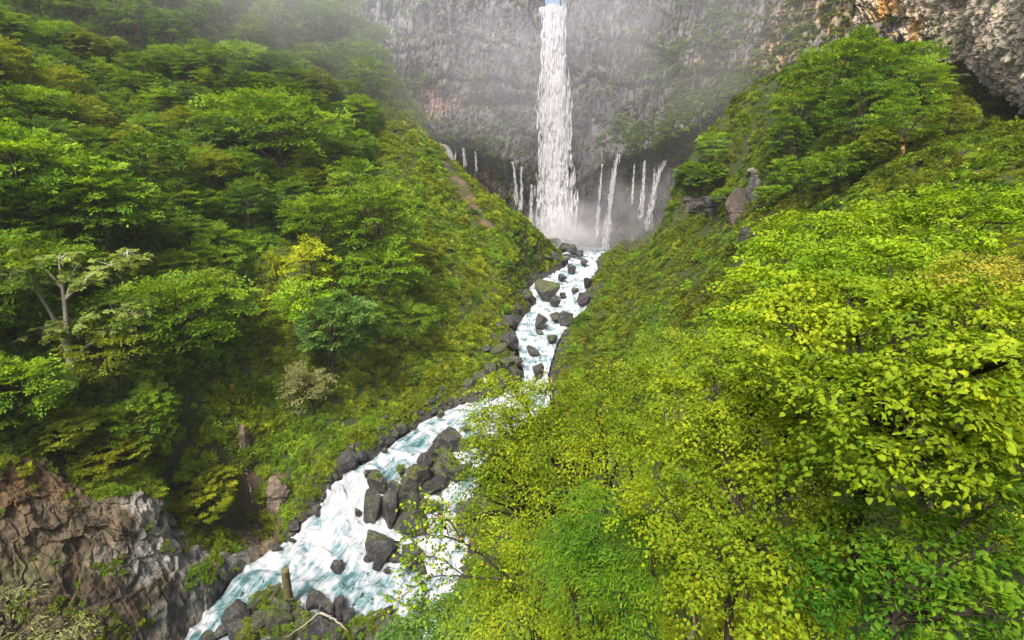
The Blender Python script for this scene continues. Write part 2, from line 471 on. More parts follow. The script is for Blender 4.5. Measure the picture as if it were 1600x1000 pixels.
# ------------------------------------------------------------------ river surface
flowx = (vv[None, :] - 0.5) * wid[:, None]
flow = np.stack([flowx, np.repeat(along[:, None], NV, 1), np.zeros((NU, NV))], -1)
q = np.stack([RIV[..., 0] / 1.7, RIV[..., 1] / 1.7, RIV[..., 2] / 3], -1)
steep = sstep(0.06, 0.5, slope)[:, None] * np.ones((1, NV))
w1 = fbm(q, 5, 31); w2 = fbm(q * 3.1, 4, 37)
w3 = fbm(q * 9.0, 3, 41)
amp = 0.38 + 0.85 * steep
dz = w1 * amp * 1.25 + w2 * amp * 0.45 + w3 * .12
# the bed drops in steps: level reaches between short chutes
ph = along[:, None] / 6.5 + fbm(q * .45, 3, 51) * 1.3; st_ = ph - np.floor(ph)
dropz = np.clip(np.gradient(-RIV[..., 2], axis=0) / np.maximum(np.gradient(along), 1e-3)[:, None] * 6.5, 0, 1.7)
stair = (st_ - sstep(.62, 1.0, st_)) * dropz; chute = sstep(.60, .72, st_) * sstep(.1, .5, dropz)
RS = RIV.copy(); RS[..., 2] += dz * (.55 + .6 * chute) + stair - .25
# calm teal tongues: where the photograph shows open blue-green water
calm = np.zeros((NU, NV))
for (a, b, rad, s) in [(335,965,5,1.0),(300,985,4,.9),(400,905,4,.7),(570,910,5,1.0),(610,890,4,.9),(545,900,3.5,.8),(440,905,3.5,.7),(470,930,3,.8),(735,765,3.5,.9),(725,800,2.5,.6),(640,690,3,.5),(905,416,4,.6),(600,745,2.5,.8)]:
    zz = np.interp(b, [400, 590, 700, 800, 900, 1000], [-39.5, -52, -56.5, -61, -67, -69])
    p = atz(a, b, zz); calm = np.maximum(calm, s * (1 - sstep(rad * .4, rad * 1.2, np.hypot(RS[..., 0] - p[0], RS[..., 1] - p[1]))))
calm = np.clip(calm + .35 * (1 - chute) * (1 - steep), 0, 1)
crest = np.clip(w1 * 0.22 + w2 * 0.12, -0.12, 0.16) + 0.05 * steep + 0.06 * chute + 0.01
link('river', mesh_np('river', RS.reshape(-1, 3), grid_faces(NU, NV)[:, ::-1], M_RIVER, True,
     {'flow': flow.reshape(-1, 3), 'calm': calm.ravel(), 'crest': crest.ravel()}), kind='structure',
     label='white foaming river tumbling from the foot of the falls to the gorge', cat='river')

# ------------------------------------------------------------------ cliffs
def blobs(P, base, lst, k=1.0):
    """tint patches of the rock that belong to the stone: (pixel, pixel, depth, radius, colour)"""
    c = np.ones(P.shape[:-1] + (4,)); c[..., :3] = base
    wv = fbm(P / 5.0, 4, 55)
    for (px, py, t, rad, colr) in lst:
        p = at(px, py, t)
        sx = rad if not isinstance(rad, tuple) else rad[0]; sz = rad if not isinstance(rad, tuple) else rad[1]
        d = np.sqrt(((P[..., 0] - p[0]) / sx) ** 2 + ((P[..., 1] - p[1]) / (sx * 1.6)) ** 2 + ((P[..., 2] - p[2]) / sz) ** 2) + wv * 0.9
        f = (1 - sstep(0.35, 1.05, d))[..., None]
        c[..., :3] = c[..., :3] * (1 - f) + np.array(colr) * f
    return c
def column_noise(s, z, P, cw=2.4, ch=8.0):
    """fractured basalt: upright prisms of uneven height standing in and out of the face"""
    wz = fbm(P / 11.0, 3, 71) * 3
    f1, f2, c = worley(np.stack([(s + wz * 0.7) / cw, (z + wz * 2) / ch, s * 0 + 0.5], -1), 81)
    g1, g2, c2 = worley(np.stack([(s - wz) / (cw * 0.42), z / (ch * 0.33), s * 0 + 3.5], -1), 91)
    return (c - 0.5) * 1.5 + (c2 - 0.5) * 0.7 - 0.9 * (1 - sstep(0.0, 0.13, f2 - f1)) - 0.35 * (1 - sstep(0, 0.2, g2 - g1))

# plan of the amphitheatre, from the far left round behind the fall to the near right
PLAN = [(-150,214),(-110,232),(-72,245),(-40,247),(-12,240),(8,232),(18,231),(28,231),(46,234),(68,231),(92,216),(108,198),(117,180),(121,165)]
def cliff_back():
    pl, s = polyline(PLAN, 640)
    zs = np.concatenate([np.arange(-44, 70, 0.5)])
    T = np.gradient(pl, axis=0); T /= np.linalg.norm(T, axis=1, keepdims=True)
    Nn = np.stack([T[:, 1], -T[:, 0]], -1)                 # towards the gorge
    S, Z = np.meshgrid(s, zs, indexing='ij')
    X0 = pl[:, 0][:, None] * np.ones_like(Z); Y0 = pl[:, 1][:, None] * np.ones_like(Z)
    # ledge height along the wall (green shelf the side falls pour from)
    zl = np.interp(pl[:, 0], [-150, -72, -30, -8, 4, 10, 28, 34, 45, 60, 75, 92, 105, 121], [20, 14, 6, 2, -3, -10, -10, -3, 0, 3, 10, 22, 30, 34])
    jut = np.interp(pl[:, 0], [-150, -60, -30, -8, 8, 13, 27, 32, 45, 75, 95, 121], [2, 4, 8, 7, 5, 0, 0, 5, 9, 11, 6, 1])
    zl = zl[:, None] + fbm(np.stack([S / 8, S * 0, S * 0], -1), 3, 5) * 2.0
    h = Z - zl
    o = jut[:, None] * np.where(h < 0, 0.55 + 0.45 * sstep(-4, 0, h), 1 - sstep(0, 15, h))       # shelf, slope above, recess below
    o = o - 5.0 * sstep(-2, -12, h) * sstep(-40, -30, Z) * (jut[:, None] > 3) * 0.8
    o = o + (1 - sstep(-42, -30, Z)) * 4
    # dark undercut shelf left of the fall, half-way up
    ub = np.exp(-((X0 + 2) / 14) ** 2)
    o = o - ub * 3.5 * np.exp(-((Z - 21 - (X0 + 2) * 0.05) / 1.8) ** 2) + ub * 2.0 * sstep(18, 26, Z) * (1 - sstep(40, 60, Z))
    for lv, am in ((13, 1.6), (31, 2.0), (45, 1.5)):
        lz = Z - lv - fbm(np.stack([S / 14, S * 0 + lv, S * 0], -1), 3, 8) * 7
        o = o + am * (1 - sstep(0, 3.5, lz)) * sstep(-.25, .2, fbm(np.stack([S / 20, S * 0 + lv, S * 0], -1), 2, 9)) - am * .6 * np.exp(-((lz + 2.5) / 1.1) ** 2)
    # the wall leans back above and the fall has cut a chute
    o = o - 0.05 * np.maximum(Z, 0)
    o = o - 4.5 * np.exp(-((X0 - 18.5) / 6.5) ** 2) * sstep(-20, 5, Z) 
    P = np.stack([X0, Y0, Z], -1)
    big = fbm(P / 24, 4, 101) * 5.0 + np.abs(fbm(np.stack([S / 12, Z / 45, S * 0], -1), 3, 111)) * 5.0
    o = o + big + column_noise(S, Z, P, 2.1, 15.0) * 1.25 * (0.55 + 0.45 * sstep(-30, 5, Z))
    P = np.stack([X0 + Nn[:, 0][:, None] * o, Y0 + Nn[:, 1][:, None] * o, Z], -1)
    # cliff top: notch at the lip
    top = 66 + fbm(np.stack([S / 15, S * 0, S * 0], -1), 3, 121) * 4 - 13.0 * np.exp(-((X0 - 18) / 5.2) ** 4)
    P[..., 2] = np.minimum(P[..., 2], top + 0.02 * (Z - top))
    over = np.maximum(Z - top, 0)
    P[..., 1] += over * 1.2
    col = blobs(P, (0.095, 0.09, 0.098), [
        (600, 60, 235, (25, 30), (0.17, 0.17, 0.185)), (700, 165, 240, (22, 9), (0.27, 0.17, 0.145)), (650, 165, 240, (10, 9), (0.24, 0.18, 0.155)),
        (780, 60, 230, (4, 26), (0.42, 0.33, 0.22)), (812, 70, 226, (4, 28), (0.30, 0.26, 0.20)), (775, 25, 230, (3, 10), (0.50, 0.30, 0.12)), (920, 20, 226, (10, 4), (0.42, 0.30, 0.18)),
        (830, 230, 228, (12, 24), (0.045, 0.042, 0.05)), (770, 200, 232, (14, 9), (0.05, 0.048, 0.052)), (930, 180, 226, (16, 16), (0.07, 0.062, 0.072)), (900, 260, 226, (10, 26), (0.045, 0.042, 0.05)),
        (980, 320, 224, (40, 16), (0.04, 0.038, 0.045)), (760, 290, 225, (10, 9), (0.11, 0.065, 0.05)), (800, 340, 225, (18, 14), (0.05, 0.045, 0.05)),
        (960, 100, 226, (12, 16), (0.20, 0.165, 0.14)), (1100, 120, 214, (16, 12), (0.25, 0.17, 0.13)), (1210, 90, 190, (7, 16), (0.42, 0.27, 0.18)), (1185, 110, 195, (6, 10), (0.34, 0.22, 0.16)),
        (1270, 50, 180, (9, 12), (0.24, 0.22, 0.19)), (1330, 20, 172, (12, 14), (0.33, 0.25, 0.16)), (1240, 20, 186, (12, 12), (0.26, 0.20, 0.14))])
    # mossy film on stone that faces up
    up = grid_normals(P)[..., 2]
    mm = sstep(0.15, 0.5, up * -1 if np.mean(up) < 0 else up)[..., None] * sstep(-0.1, 0.3, fbm(P / 4, 3, 131))[..., None]
    col[..., :3] = col[..., :3] * (1 - mm * 0.8) + np.array((0.05, 0.075, 0.02)) * mm * 0.8
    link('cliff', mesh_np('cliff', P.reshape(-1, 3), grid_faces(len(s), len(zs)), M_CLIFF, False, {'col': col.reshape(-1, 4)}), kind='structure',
         label='high grey basalt cliff curving behind the waterfall', cat='cliff')
    return P
CB = cliff_back()

def cliff_right():
    """the near overhanging wall, top right: coarse tilted columns above a dark hollow"""
    n = 560
    low = np.array([at(1330, 70, 168), at(1395, 55, 160), at(1430, 78, 152), at(1470, 96, 143), at(1500, 98, 136), at(1530, 118, 126), at(1560, 148, 113), at(1600, 170, 98), at(1680, 190, 82), at(1800, 200, 66), at(1950, 200, 52)])
    pl, s = polyline(low, n)
    pl[:, 2] += fbm(np.stack([s / 4, s * 0, s * 0], -1), 4, 15) * 1.6
    T = np.gradient(pl[:, :2], axis=0); T /= np.linalg.norm(T, axis=1, keepdims=True)
    Nn = np.stack([T[:, 1], -T[:, 0]], -1)
    vs = np.concatenate([np.linspace(-9, 0, 26, endpoint=False), np.arange(0, 70, 0.28)])
    S, Vv = np.meshgrid(s, vs, indexing='ij')
    und = np.maximum(-Vv, 0)
    o = 0.10 * np.maximum(Vv, 0) * 0 + 2.6 * (1 - np.exp(-np.maximum(Vv, 0) / 5)) - 0.05 * np.maximum(Vv - 15, 0)
    o = o - und * 2.6                                       # underside runs back into the hill
    Z = pl[:, 2][:, None] + np.where(Vv >= 0, Vv, -0.1 * (Vv > -3) * Vv + np.minimum(Vv + 3, 0) * 1.6)
    P = np.stack([pl[:, 0][:, None] + 0 * Vv, pl[:, 1][:, None] + 0 * Vv, Z], -1)
    tilt = Z * 0.45
    cn = column_noise(S + tilt, Z - S * 0.25, P, 2.0, 3.4)
    f1, f2, cc = worley(P / 0.95 + 3, 191)
    o = o + cn * 1.1 + (cc - 0.5) * 0.55 + fbm(P / 12, 4, 141) * 4.0 * sstep(-2, 8, Vv)
    P = np.stack([P[..., 0] + Nn[:, 0][:, None] * o, P[..., 1] + Nn[:, 1][:, None] * o, Z], -1)
    col = blobs(P, (0.46, 0.39, 0.30), [
        (1385, 10, 160, (5, 16), (0.60, 0.37, 0.13)), (1440, 25, 152, (3.6, 20), (0.66, 0.40, 0.13)), (1470, 50, 145, (3, 9), (0.30, 0.26, 0.16)),
        (1560, 60, 118, (8, 8), (0.40, 0.32, 0.26)), (1590, 120, 102, (5, 5), (0.46, 0.35, 0.28)), (1540, 50, 128, (2, 6), (0.16, 0.18, 0.06)), (1500, 60, 135, (4, 8), (0.18, 0.17, 0.09))])
    link('cliff_overhang', mesh_np('cliff_overhang', P.reshape(-1, 3), grid_faces(len(s), len(vs)), M_CLIFFN, False, {'col': col.reshape(-1, 4)}), kind='structure',
         label='craggy overhanging cliff with ochre stains above a dark hollow', cat='cliff')
    return P
CR = cliff_right()

def rock_loft(name, top, bot, nu, nv, bulge, base, lst, amp=1.0, sc=1.0, label=None):
    a, s = polyline(top, nu); b, _ = polyline(bot, nu)
    v = np.linspace(-0.10, 1.04, nv)
    vc = np.maximum(v, 0)
    P = a[:, None] * (1 - vc)[None, :, None] + b[:, None] * vc[None, :, None]
    back = a[:, :2] / np.linalg.norm(a[:, :2], axis=1, keepdims=True)
    over = np.maximum(-v, 0) / 0.10
    P[..., :2] += back[:, None, :] * (over * 6.0)[None, :, None]
    P[..., 2] += (over * 1.0)[None, :]
    n = grid_normals(P)
    if (n * -P).sum(-1).mean() < 0: n = -n
    P = P + n * (bulge * np.sin(np.clip(v, 0, 1) * math.pi))[None, :, None]
    q = P * np.array([1, 1, 0.55])
    # slanting strata, ribs and broken blocks of several sizes
    sl = np.stack([P[..., 0] * .8 + P[..., 2] * .35, P[..., 1] * .8, P[..., 2] * .45 - P[..., 0] * .3], -1) / sc
    wp = fbm(P / 5, 3, 7)[..., None] * 1.1
    f1, f2, c = worley(sl / 2.6 + wp, 201); g1, g2, c2 = worley(sl * np.array([1, 1, .7]) / 0.9 + wp * 1.5, 211)
    rid = 1 - np.abs(fbm(sl * np.array([1, 1, .35]) / 3.2 + wp * .4, 4, 221)) * 2
    rid2 = 1 - np.abs(fbm(sl * np.array([1, 1, .3]) / 0.9, 4, 222)) * 2
    h1, h2, c3 = worley(sl * np.array([1.3, 1.3, .4]) / 1.5 + wp * .8, 241)
    d = (c3 - .5) * .5 - .12 * (1 - sstep(0, .08, h2 - h1)) + (c - 0.5) * .9 + (c2 - 0.5) * 0.35 * sstep(0, .3, g2 - g1) + rid * .6 + rid2 * .16 + fbm(P / (9 * sc), 4, 223) * 2.2 + fbm(P / .7, 3, 224) * .22 - 1.0
    P = P + n * (d * amp)[..., None]
    col = blobs(P, base, lst)
    link(name, mesh_np(name, P.reshape(-1, 3), grid_faces(nu, nv), M_CLIFFN, False, {'col': col.reshape(-1, 4)}), kind='structure', label=label, cat='cliff')
    return P
topl = [at(-160, 740, 58), at(-60, 735, 63), at(20, 728, 67), at(80, 735, 70), at(150, 765, 73), at(240, 768, 78), at(290, 820, 83), at(345, 865, 87), at(395, 862, 91), at(420, 850, 94)]
botl = [atz(-260, 1420, -74), atz(-60, 1330, -73), atz(100, 1215, -72), atz(200, 1105, -70.8), atz(265, 1030, -70), atz(300, 990, -69.2), atz(335, 946, -68.4), atz(378, 893, -67.4), atz(420, 866, -66.6), atz(440, 855, -66.3)]
CL = rock_loft('gorge_cliff', topl, botl, 420, 260, 2.0, (0.095, 0.072, 0.045), [
    (40, 760, 66, (6, 6), (0.10, 0.062, 0.030)), (130, 745, 71, (5, 3), (0.13, 0.088, 0.045)), (0, 830, 60, (6, 8), (0.085, 0.042, 0.018)),
    (250, 850, 76, (5, 9), (0.22, 0.21, 0.19)), (230, 780, 78, (4, 4), (0.25, 0.235, 0.21)), (310, 900, 80, (5, 6), (0.17, 0.162, 0.15)), (160, 900, 70, (3, 3), (0.05, 0.04, 0.035)),
    (90, 960, 62, (8, 5), (0.07, 0.05, 0.03)), (280, 960, 74, (5, 5), (0.09, 0.088, 0.08)), (180, 860, 71, (2.5, 2), (0.19, 0.16, 0.13)), (60, 900, 62, (6, 4), (0.09, 0.085, 0.04)), (350, 900, 84, (4, 4), (0.13, 0.13, 0.12))],
    1.0, 1.0, 'brown and grey gorge cliff dropping to the river, bottom left')

# the ground keeps behind the rock face that stands in front of it
cl = CL[::6, 10::5].reshape(-1, 3)
near_ = np.nonzero((XY[:, 0] > cl[:, 0].min() - 4) & (XY[:, 0] < cl[:, 0].max() + 4) & (XY[:, 1] > cl[:, 1].min() - 4) & (XY[:, 1] < cl[:, 1].max() + 4))[0]
for i_ in near_:
    dd_ = (cl[:, 0] - XY[i_, 0]) ** 2 + (cl[:, 1] - XY[i_, 1]) ** 2
    m_ = dd_ < 2.6 ** 2
    if m_.any(): gz[i_] = min(gz[i_], cl[m_, 2].min() - 0.8)
low_ = CR[::4, 26]
near_ = np.nonzero((XY[:, 0] > 40) & (XY[:, 0] < 130) & (XY[:, 1] > 40) & (XY[:, 1] < 185))[0]
for i_ in near_:
    dd_ = np.hypot(low_[:, 0] - XY[i_, 0], low_[:, 1] - XY[i_, 1]); j_ = dd_.argmin()
    if dd_[j_] < 9 and low_[j_, 0] > 30: gz[i_] = min(gz[i_], low_[j_, 2] - 4.5 * (1 - sstep(4.5, 9, dd_[j_])) + sstep(4.5, 9, dd_[j_]) * 1.0)
GZ = gz.reshape(GX.shape)
soil = np.zeros(len(XY))
for (a, b, rad) in [(705,262,3.2),(716,285,3.2),(730,305,3.0),(742,330,3.0),(700,250,3),(760,350,2.5),(385,690,1.8),(390,760,2.2),(440,790,3),(430,740,1.8)]:
    p = hit(a, b); soil = np.maximum(soil, 1 - sstep(rad * 0.5, rad * 1.3, np.hypot(XY[:, 0] - p[0], XY[:, 1] - p[1])))
soil = soil * sstep(-0.35, 0.2, fbm(np.stack([XY[:, 0] / 3, XY[:, 1] / 3, gz / 3], -1), 3, 21))
link('ground', mesh_np('ground', np.stack([XY[:, 0], XY[:, 1], gz], -1), grid_faces(len(gx), len(gy)), M_GROUND, True,
     {'bank': np.where(rd < 1e8, 1 - sstep(.6, 3.0, rd), 0), 'soil': soil}), kind='structure')

#VEG>
# ------------------------------------------------------------------ foliage
def norm(v): return v / (np.linalg.norm(v, axis=-1, keepdims=True) + 1e-9)
LEAF_Q = (np.array([(0, -.28, 0), (.55, 0, .07), (0, .28, 0), (-.5, 0, .07)]) + np.array([(.5, 0, 0)]), [np.array([(0, 1, 2, 3)])])
LEAF_D = (np.array([(0, 0, 0), (.45, -.30, -.07), (1, 0, -.12), (.45, .30, -.07), (.45, 0, .03)]), [np.array([(0, 1, 4), (1, 2, 4), (2, 3, 4), (3, 0, 4)])])
LEAF_H = (np.array([(0, 0, 0), (-.04, .24, .02), (.22, .43, -.01), (.58, .33, -.07), (1.05, 0, -.22), (.58, -.33, -.07), (.22, -.43, -.01), (-.04, -.24, .02), (.30, 0, .09), (.68, 0, .0)]),
          [np.array([(0, 1, 2, 8), (2, 3, 9, 8), (8, 9, 5, 6), (8, 6, 7, 0)]), np.array([(3, 4, 9), (9, 4, 5)])])
LEAF_L = (np.array([(0, 0, 0), (.3, -.13, -.02), (.65, -.11, -.08), (1, 0, -.2), (.65, .11, -.08), (.3, .13, -.02), (.3, 0, .04), (.65, 0, -.03)]),
          [np.array([(0, 1, 6), (5, 0, 6), (2, 3, 7), (3, 4, 7)]), np.array([(1, 2, 7, 6), (6, 7, 4, 5)])])
def leaves(A, D, U, S, tint, leaf):
    """leaf blades at anchors A, pointing along D, faces towards U"""
    D = norm(D); Y = norm(np.cross(U, D)); Z = np.cross(D, Y)
    T, Fs = leaf
    V = A[:, None] + S[:, None, None] * (T[None, :, 0:1] * D[:, None] + T[None, :, 1:2] * Y[:, None] + T[None, :, 2:3] * Z[:, None])
    off = (np.arange(len(A)) * len(T))[:, None, None]
    F = [(f[None] + off).reshape(-1, f.shape[1]) for f in Fs]
    return V.reshape(-1, 3), F, np.repeat(tint, len(T))
def fan(rng, n_side, per, n_axis):
    """one flat bough: main twig with side twigs, returns leaf anchors, directions and the twig segments"""
    A, D, W = [], [], [((0, 0, 0), (1, 0, 0))]
    for u in np.linspace(0.12, 0.97, n_axis):
        for sgn in (-1, 1):
            A.append((u, 0.01 * sgn, 0)); D.append((0.8, sgn * 0.7, 0))
    for k in range(n_side):
        u = 0.1 + 0.78 * (k + 0.5 + rng.uniform(-.3, .3)) / n_side; sgn = 1 if k % 2 else -1
        L = (0.62 - 0.38 * abs(u - 0.35)) * rng.uniform(0.7, 1.1); a = R(rng.uniform(38, 62)) * sgn
        d = np.array((math.cos(a), math.sin(a), 0)); W.append(((u, 0, 0), tuple(np.array((u, 0, 0)) + d * L)))
        for w in np.linspace(0.2, 1.0, per):
            sg2 = rng.choice((-1, 1)); b = a + sg2 * R(rng.uniform(20, 60))
            A.append(tuple(np.array((u, 0, 0)) + d * L * w)); D.append((math.cos(b), math.sin(b), 0))
    A = np.array(A, float); D = np.array(D, float)
    return A, D, W
def spray_batch(rng, P, DIR, L, tmpl, leaf, lsize, droop=0.35, jit=0.35, base_t=None, hang=0.25):
    """place fans at P pointing along DIR with length L"""
    n = len(P); Vs, Fs, Ts = [], None, []
    H = norm(DIR); up = np.array((0, 0, 1.0))
    lat = norm(np.cross(np.repeat(up[None], n, 0), H)); nz = np.cross(H, lat)
    roll = rng.normal(0, 0.28, n); lat2 = lat * np.cos(roll)[:, None] + nz * np.sin(roll)[:, None]; nz2 = np.cross(H, lat2)
    which = rng.integers(0, len(tmpl), n)
    AA, DD, UU, SS, TT = [], [], [], [], []
    for w in range(len(tmpl)):
        m = np.nonzero(which == w)[0]
        if not len(m): continue
        A, D, _ = tmpl[w]; k = len(A)
        a = A[None] + rng.normal(0, 0.03, (len(m), k, 3))
        dz = -droop * (a[..., 0] ** 2) - 0.18 * a[..., 1] ** 2
        pos = P[m][:, None] + L[m][:, None, None] * (a[..., 0:1] * H[m][:, None] + a[..., 1:2] * lat2[m][:, None] + a[..., 2:3] * nz2[m][:, None])
        pos[..., 2] += L[m][:, None] * dz
        d = D[None, :, 0:1] * H[m][:, None] + D[None, :, 1:2] * lat2[m][:, None]
        d = d + rng.normal(0, jit, d.shape); d[..., 2] -= hang + 0.5 * droop * a[..., 0]
        u = nz2[m][:, None] + rng.normal(0, jit, d.shape)
        AA.append(pos.reshape(-1, 3)); DD.append(d.reshape(-1, 3)); UU.append(u.reshape(-1, 3))
        SS.append((lsize * rng.uniform(0.5, 1.35, (len(m), k))).ravel())
        bt = rng.uniform(0, 1, len(m)) if base_t is None else base_t[m]
        TT.append(np.clip(bt[:, None] * 0.6 + rng.uniform(0, 0.4, (len(m), k)), 0, 1).ravel())
    return leaves(np.concatenate(AA), np.concatenate(DD), np.concatenate(UU), np.concatenate(SS), np.concatenate(TT), leaf)
def tubes(segs, nside=5):
    """segs: list of (points (k,3), radii (k,)) -> one mesh of tapering tubes"""
    Vs, Fs, o = [], [], 0
    for P, r in segs:
        P = np.asarray(P, float); r = np.asarray(r, float); k = len(P)
        T = norm(np.gradient(P, axis=0)); ref = np.where(np.abs(T[:, 2:3]) > 0.9, np.array([[1., 0, 0]]), np.array([[0, 0, 1.]]))
        X = norm(np.cross(T, ref)); Y = np.cross(T, X)
        a = np.linspace(0, 2 * math.pi, nside, endpoint=False)
        V = P[:, None] + r[:, None, None] * (np.cos(a)[None, :, None] * X[:, None] + np.sin(a)[None, :, None] * Y[:, None])
        Vs.append(V.reshape(-1, 3))
        i = np.arange(k - 1)[:, None] * nside; j = np.arange(nside)[None]; j2 = (j + 1) % nside
        Fs.append((np.stack([i + j, i + j2, i + nside + j2, i + nside + j], -1).reshape(-1, 4)) + o); o += k * nside
    return np.concatenate(Vs), np.concatenate(Fs)
def bend(rng, a, b, n=7, sag=0.12):
    a = np.asarray(a, float); b = np.asarray(b, float); L = np.linalg.norm(b - a)
    t = np.linspace(0, 1, n)[:, None]; w = rng.normal(0, sag * L * 0.35, 3)
    P = a * (1 - t) + b * t + np.sin(t * math.pi) * w
    P[:, 2] += np.sin(t[:, 0] * math.pi) * L * sag * 0.6
    P[1:-1] += rng.normal(0, L * 0.012, (n - 2, 3)); return P

FANS_FAR = [fan(random.Random(k), 7, 6, 5) for k in range(4)]
FANS_SHRUB = [fan(random.Random(k + 9), 5, 4, 4) for k in range(3)]
def tree_meshes(name, seed, H, RX, n, lsize, L, fill=0.55, low=0.10, sparse=1.0, bark=None, leaf=LEAF_Q, tiers=7, limbs=9, mat=None):
    """tree of height H, crown radius RX: (crown mesh, trunk mesh)"""
    rng = np.random.default_rng(seed); rr = random.Random(seed)
    cz = H * (low + 1) / 2; rz = H * (1 - low) / 2
    # lobes make the outline uneven
    nl = 6; lob = norm(rng.normal(0, 1, (nl, 3))); lob[:, 2] = np.abs(lob[:, 2]) * 0.6
    d = norm(rng.normal(0, 1, (n, 3))); d[:, 2] = np.where(d[:, 2] < -0.6, -d[:, 2], d[:, 2]); d = norm(d)
    g = np.clip((d @ norm(lob).T).max(1), 0, 1)
    rad = (fill + (1 - fill) * rng.uniform(0, 1, n) ** 0.5) * (0.68 + 0.42 * g ** 3)
    P = d * rad[:, None] * np.array([RX, RX, rz]); 
    zt = np.round((P[:, 2] / rz + 0.15 * np.sin(d[:, 0] * 3 + seed)) * tiers / 2) / (tiers / 2) * rz
    P[:, 2] = zt * 0.7 + P[:, 2] * 0.3 + rng.normal(0, 0.12, n); P[:, 2] += cz
    hd = np.stack([d[:, 0], d[:, 1], 0.12 + 0.45 * np.maximum(d[:, 2], 0)], -1) + rng.normal(0, 0.28, (n, 3)) * np.array([1, 1, .3])
    Ls = L * rng.uniform(0.7, 1.3, n)
    P = P - norm(hd) * Ls[:, None] * 0.5
    V, F, T = spray_batch(rng, P, hd, Ls, FANS_FAR, leaf, lsize, droop=0.22, jit=0.28, base_t=np.clip(rng.uniform(0, 1, n) * .75 + 0.25 * (d[:, 2] > .2), 0, 1))  # upper sprays get a lighter tint: top light put into the leaf colour
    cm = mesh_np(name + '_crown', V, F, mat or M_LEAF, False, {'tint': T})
    segs = []
    r0 = 0.028 * H * sparse
    fork = np.array([rng.normal(0, .03 * H), rng.normal(0, .03 * H), H * low * 1.1])
    segs.append((bend(rng, (0, 0, -0.9), fork, 7, 0.04), np.linspace(r0, r0 * .75, 7)))
    top = np.array([rng.normal(0, .05 * H), rng.normal(0, .05 * H), H * 0.86])
    segs.append((bend(rng, fork, top, 8, 0.05), np.linspace(r0 * .75, r0 * .15, 8)))
    idx = rng.choice(n, limbs, replace=False)
    for i in idx:
        s0 = fork * (1 - (f := rng.uniform(0, .5))) + top * f
        mid_ = bend(rng, s0, P[i], 7, 0.10); segs.append((mid_, np.linspace(r0 * .42, r0 * .07, 7)))
        for q in range(3):
            j = np.argmin(((P - P[i]) ** 2).sum(1) + rng.uniform(0, 1, n) * RX * RX * .25)
            segs.append((bend(rng, mid_[4], P[j], 5, 0.1), np.linspace(r0 * .16, r0 * .04, 5)))
    V, F = tubes(segs, 6)
    return cm, mesh_np(name + '_trunk', V, F, bark or M_BARK, True)
def clump_mesh(name, seed, RX, RZ, n, lsize, L, mat):
    rng = np.random.default_rng(seed)
    d = norm(rng.normal(0, 1, (n, 3))); d[:, 2] = np.abs(d[:, 2])
    lump = 0.75 + 0.35 * np.sin(d[:, 0] * 4 + seed) * np.cos(d[:, 1] * 5 + seed * 2)
    P = d * (rng.uniform(0.35, 1, n) ** 0.6 * lump)[:, None] * np.array([RX, RX, RZ])
    hd = d * np.array([1, 1, .55]) + rng.normal(0, .3, (n, 3)) + np.array([0, 0, .12]); Ls = L * rng.uniform(.6, 1.3, n)
    P = P - norm(hd) * Ls[:, None] * 0.5
    V, F, T = spray_batch(rng, P, hd, Ls, FANS_SHRUB, LEAF_Q, lsize, droop=0.3, jit=0.4)
    return mesh_np(name, V, F, mat, False, {'tint': T})

KINDS = {   # name: (crown, trunk) meshes, about 10 m tall
 'maple_tree':     [tree_meshes('maple', 11, 10, 5.8, 170, 0.38, 2.2), tree_meshes('maple', 12, 10, 6.4, 180, 0.38, 2.3, tiers=6), tree_meshes('maple', 13, 11.5, 5.4, 170, 0.36, 2.0, tiers=8)],
 'beech_tree':     [tree_meshes('beech', 21, 11, 4.6, 120, 0.30, 1.8, fill=.5, tiers=9), tree_meshes('beech', 22, 10, 5.2, 120, 0.32, 1.9, fill=.5, tiers=8)],
 'chestnut_tree':  [tree_meshes('chestnut', 31, 10, 4.8, 170, 0.34, 1.3, fill=.75, low=.12, tiers=14), tree_meshes('chestnut', 32, 9, 5.0, 170, 0.34, 1.3, fill=.75, low=.1, tiers=14)],
 'young_tree':     [tree_meshes('young', 41, 9, 3.4, 60, 0.34, 1.9, fill=.35, low=.1, tiers=7), tree_meshes('young', 42, 8, 3.8, 60, 0.34, 2.0, fill=.35, low=.1, tiers=6)],
}
SHRUBM = [clump_mesh('shrub_leaves', 50 + k, 1.9, 1.5, 46, 0.26, 0.95, M_LEAF) for k in range(4)]

# ------------------------------------------------------------------ scattering over the ground
def inpoly(x, y, poly):
    x = np.asarray(x); y = np.asarray(y); c = np.zeros(x.shape, bool); j = len(poly) - 1
    for i in range(len(poly)):
        xi, yi = poly[i]; xj, yj = poly[j]
        c ^= ((yi > y) != (yj > y)) & (x < (xj - xi) * (y - yi) / (yj - yi + 1e-12) + xi); j = i
    return c
def slope_at(x, y):
    e = 0.8
    return (gheight(x + e, y) - gheight(x - e, y)) / (2 * e), (gheight(x, y + e) - gheight(x, y - e)) / (2 * e)

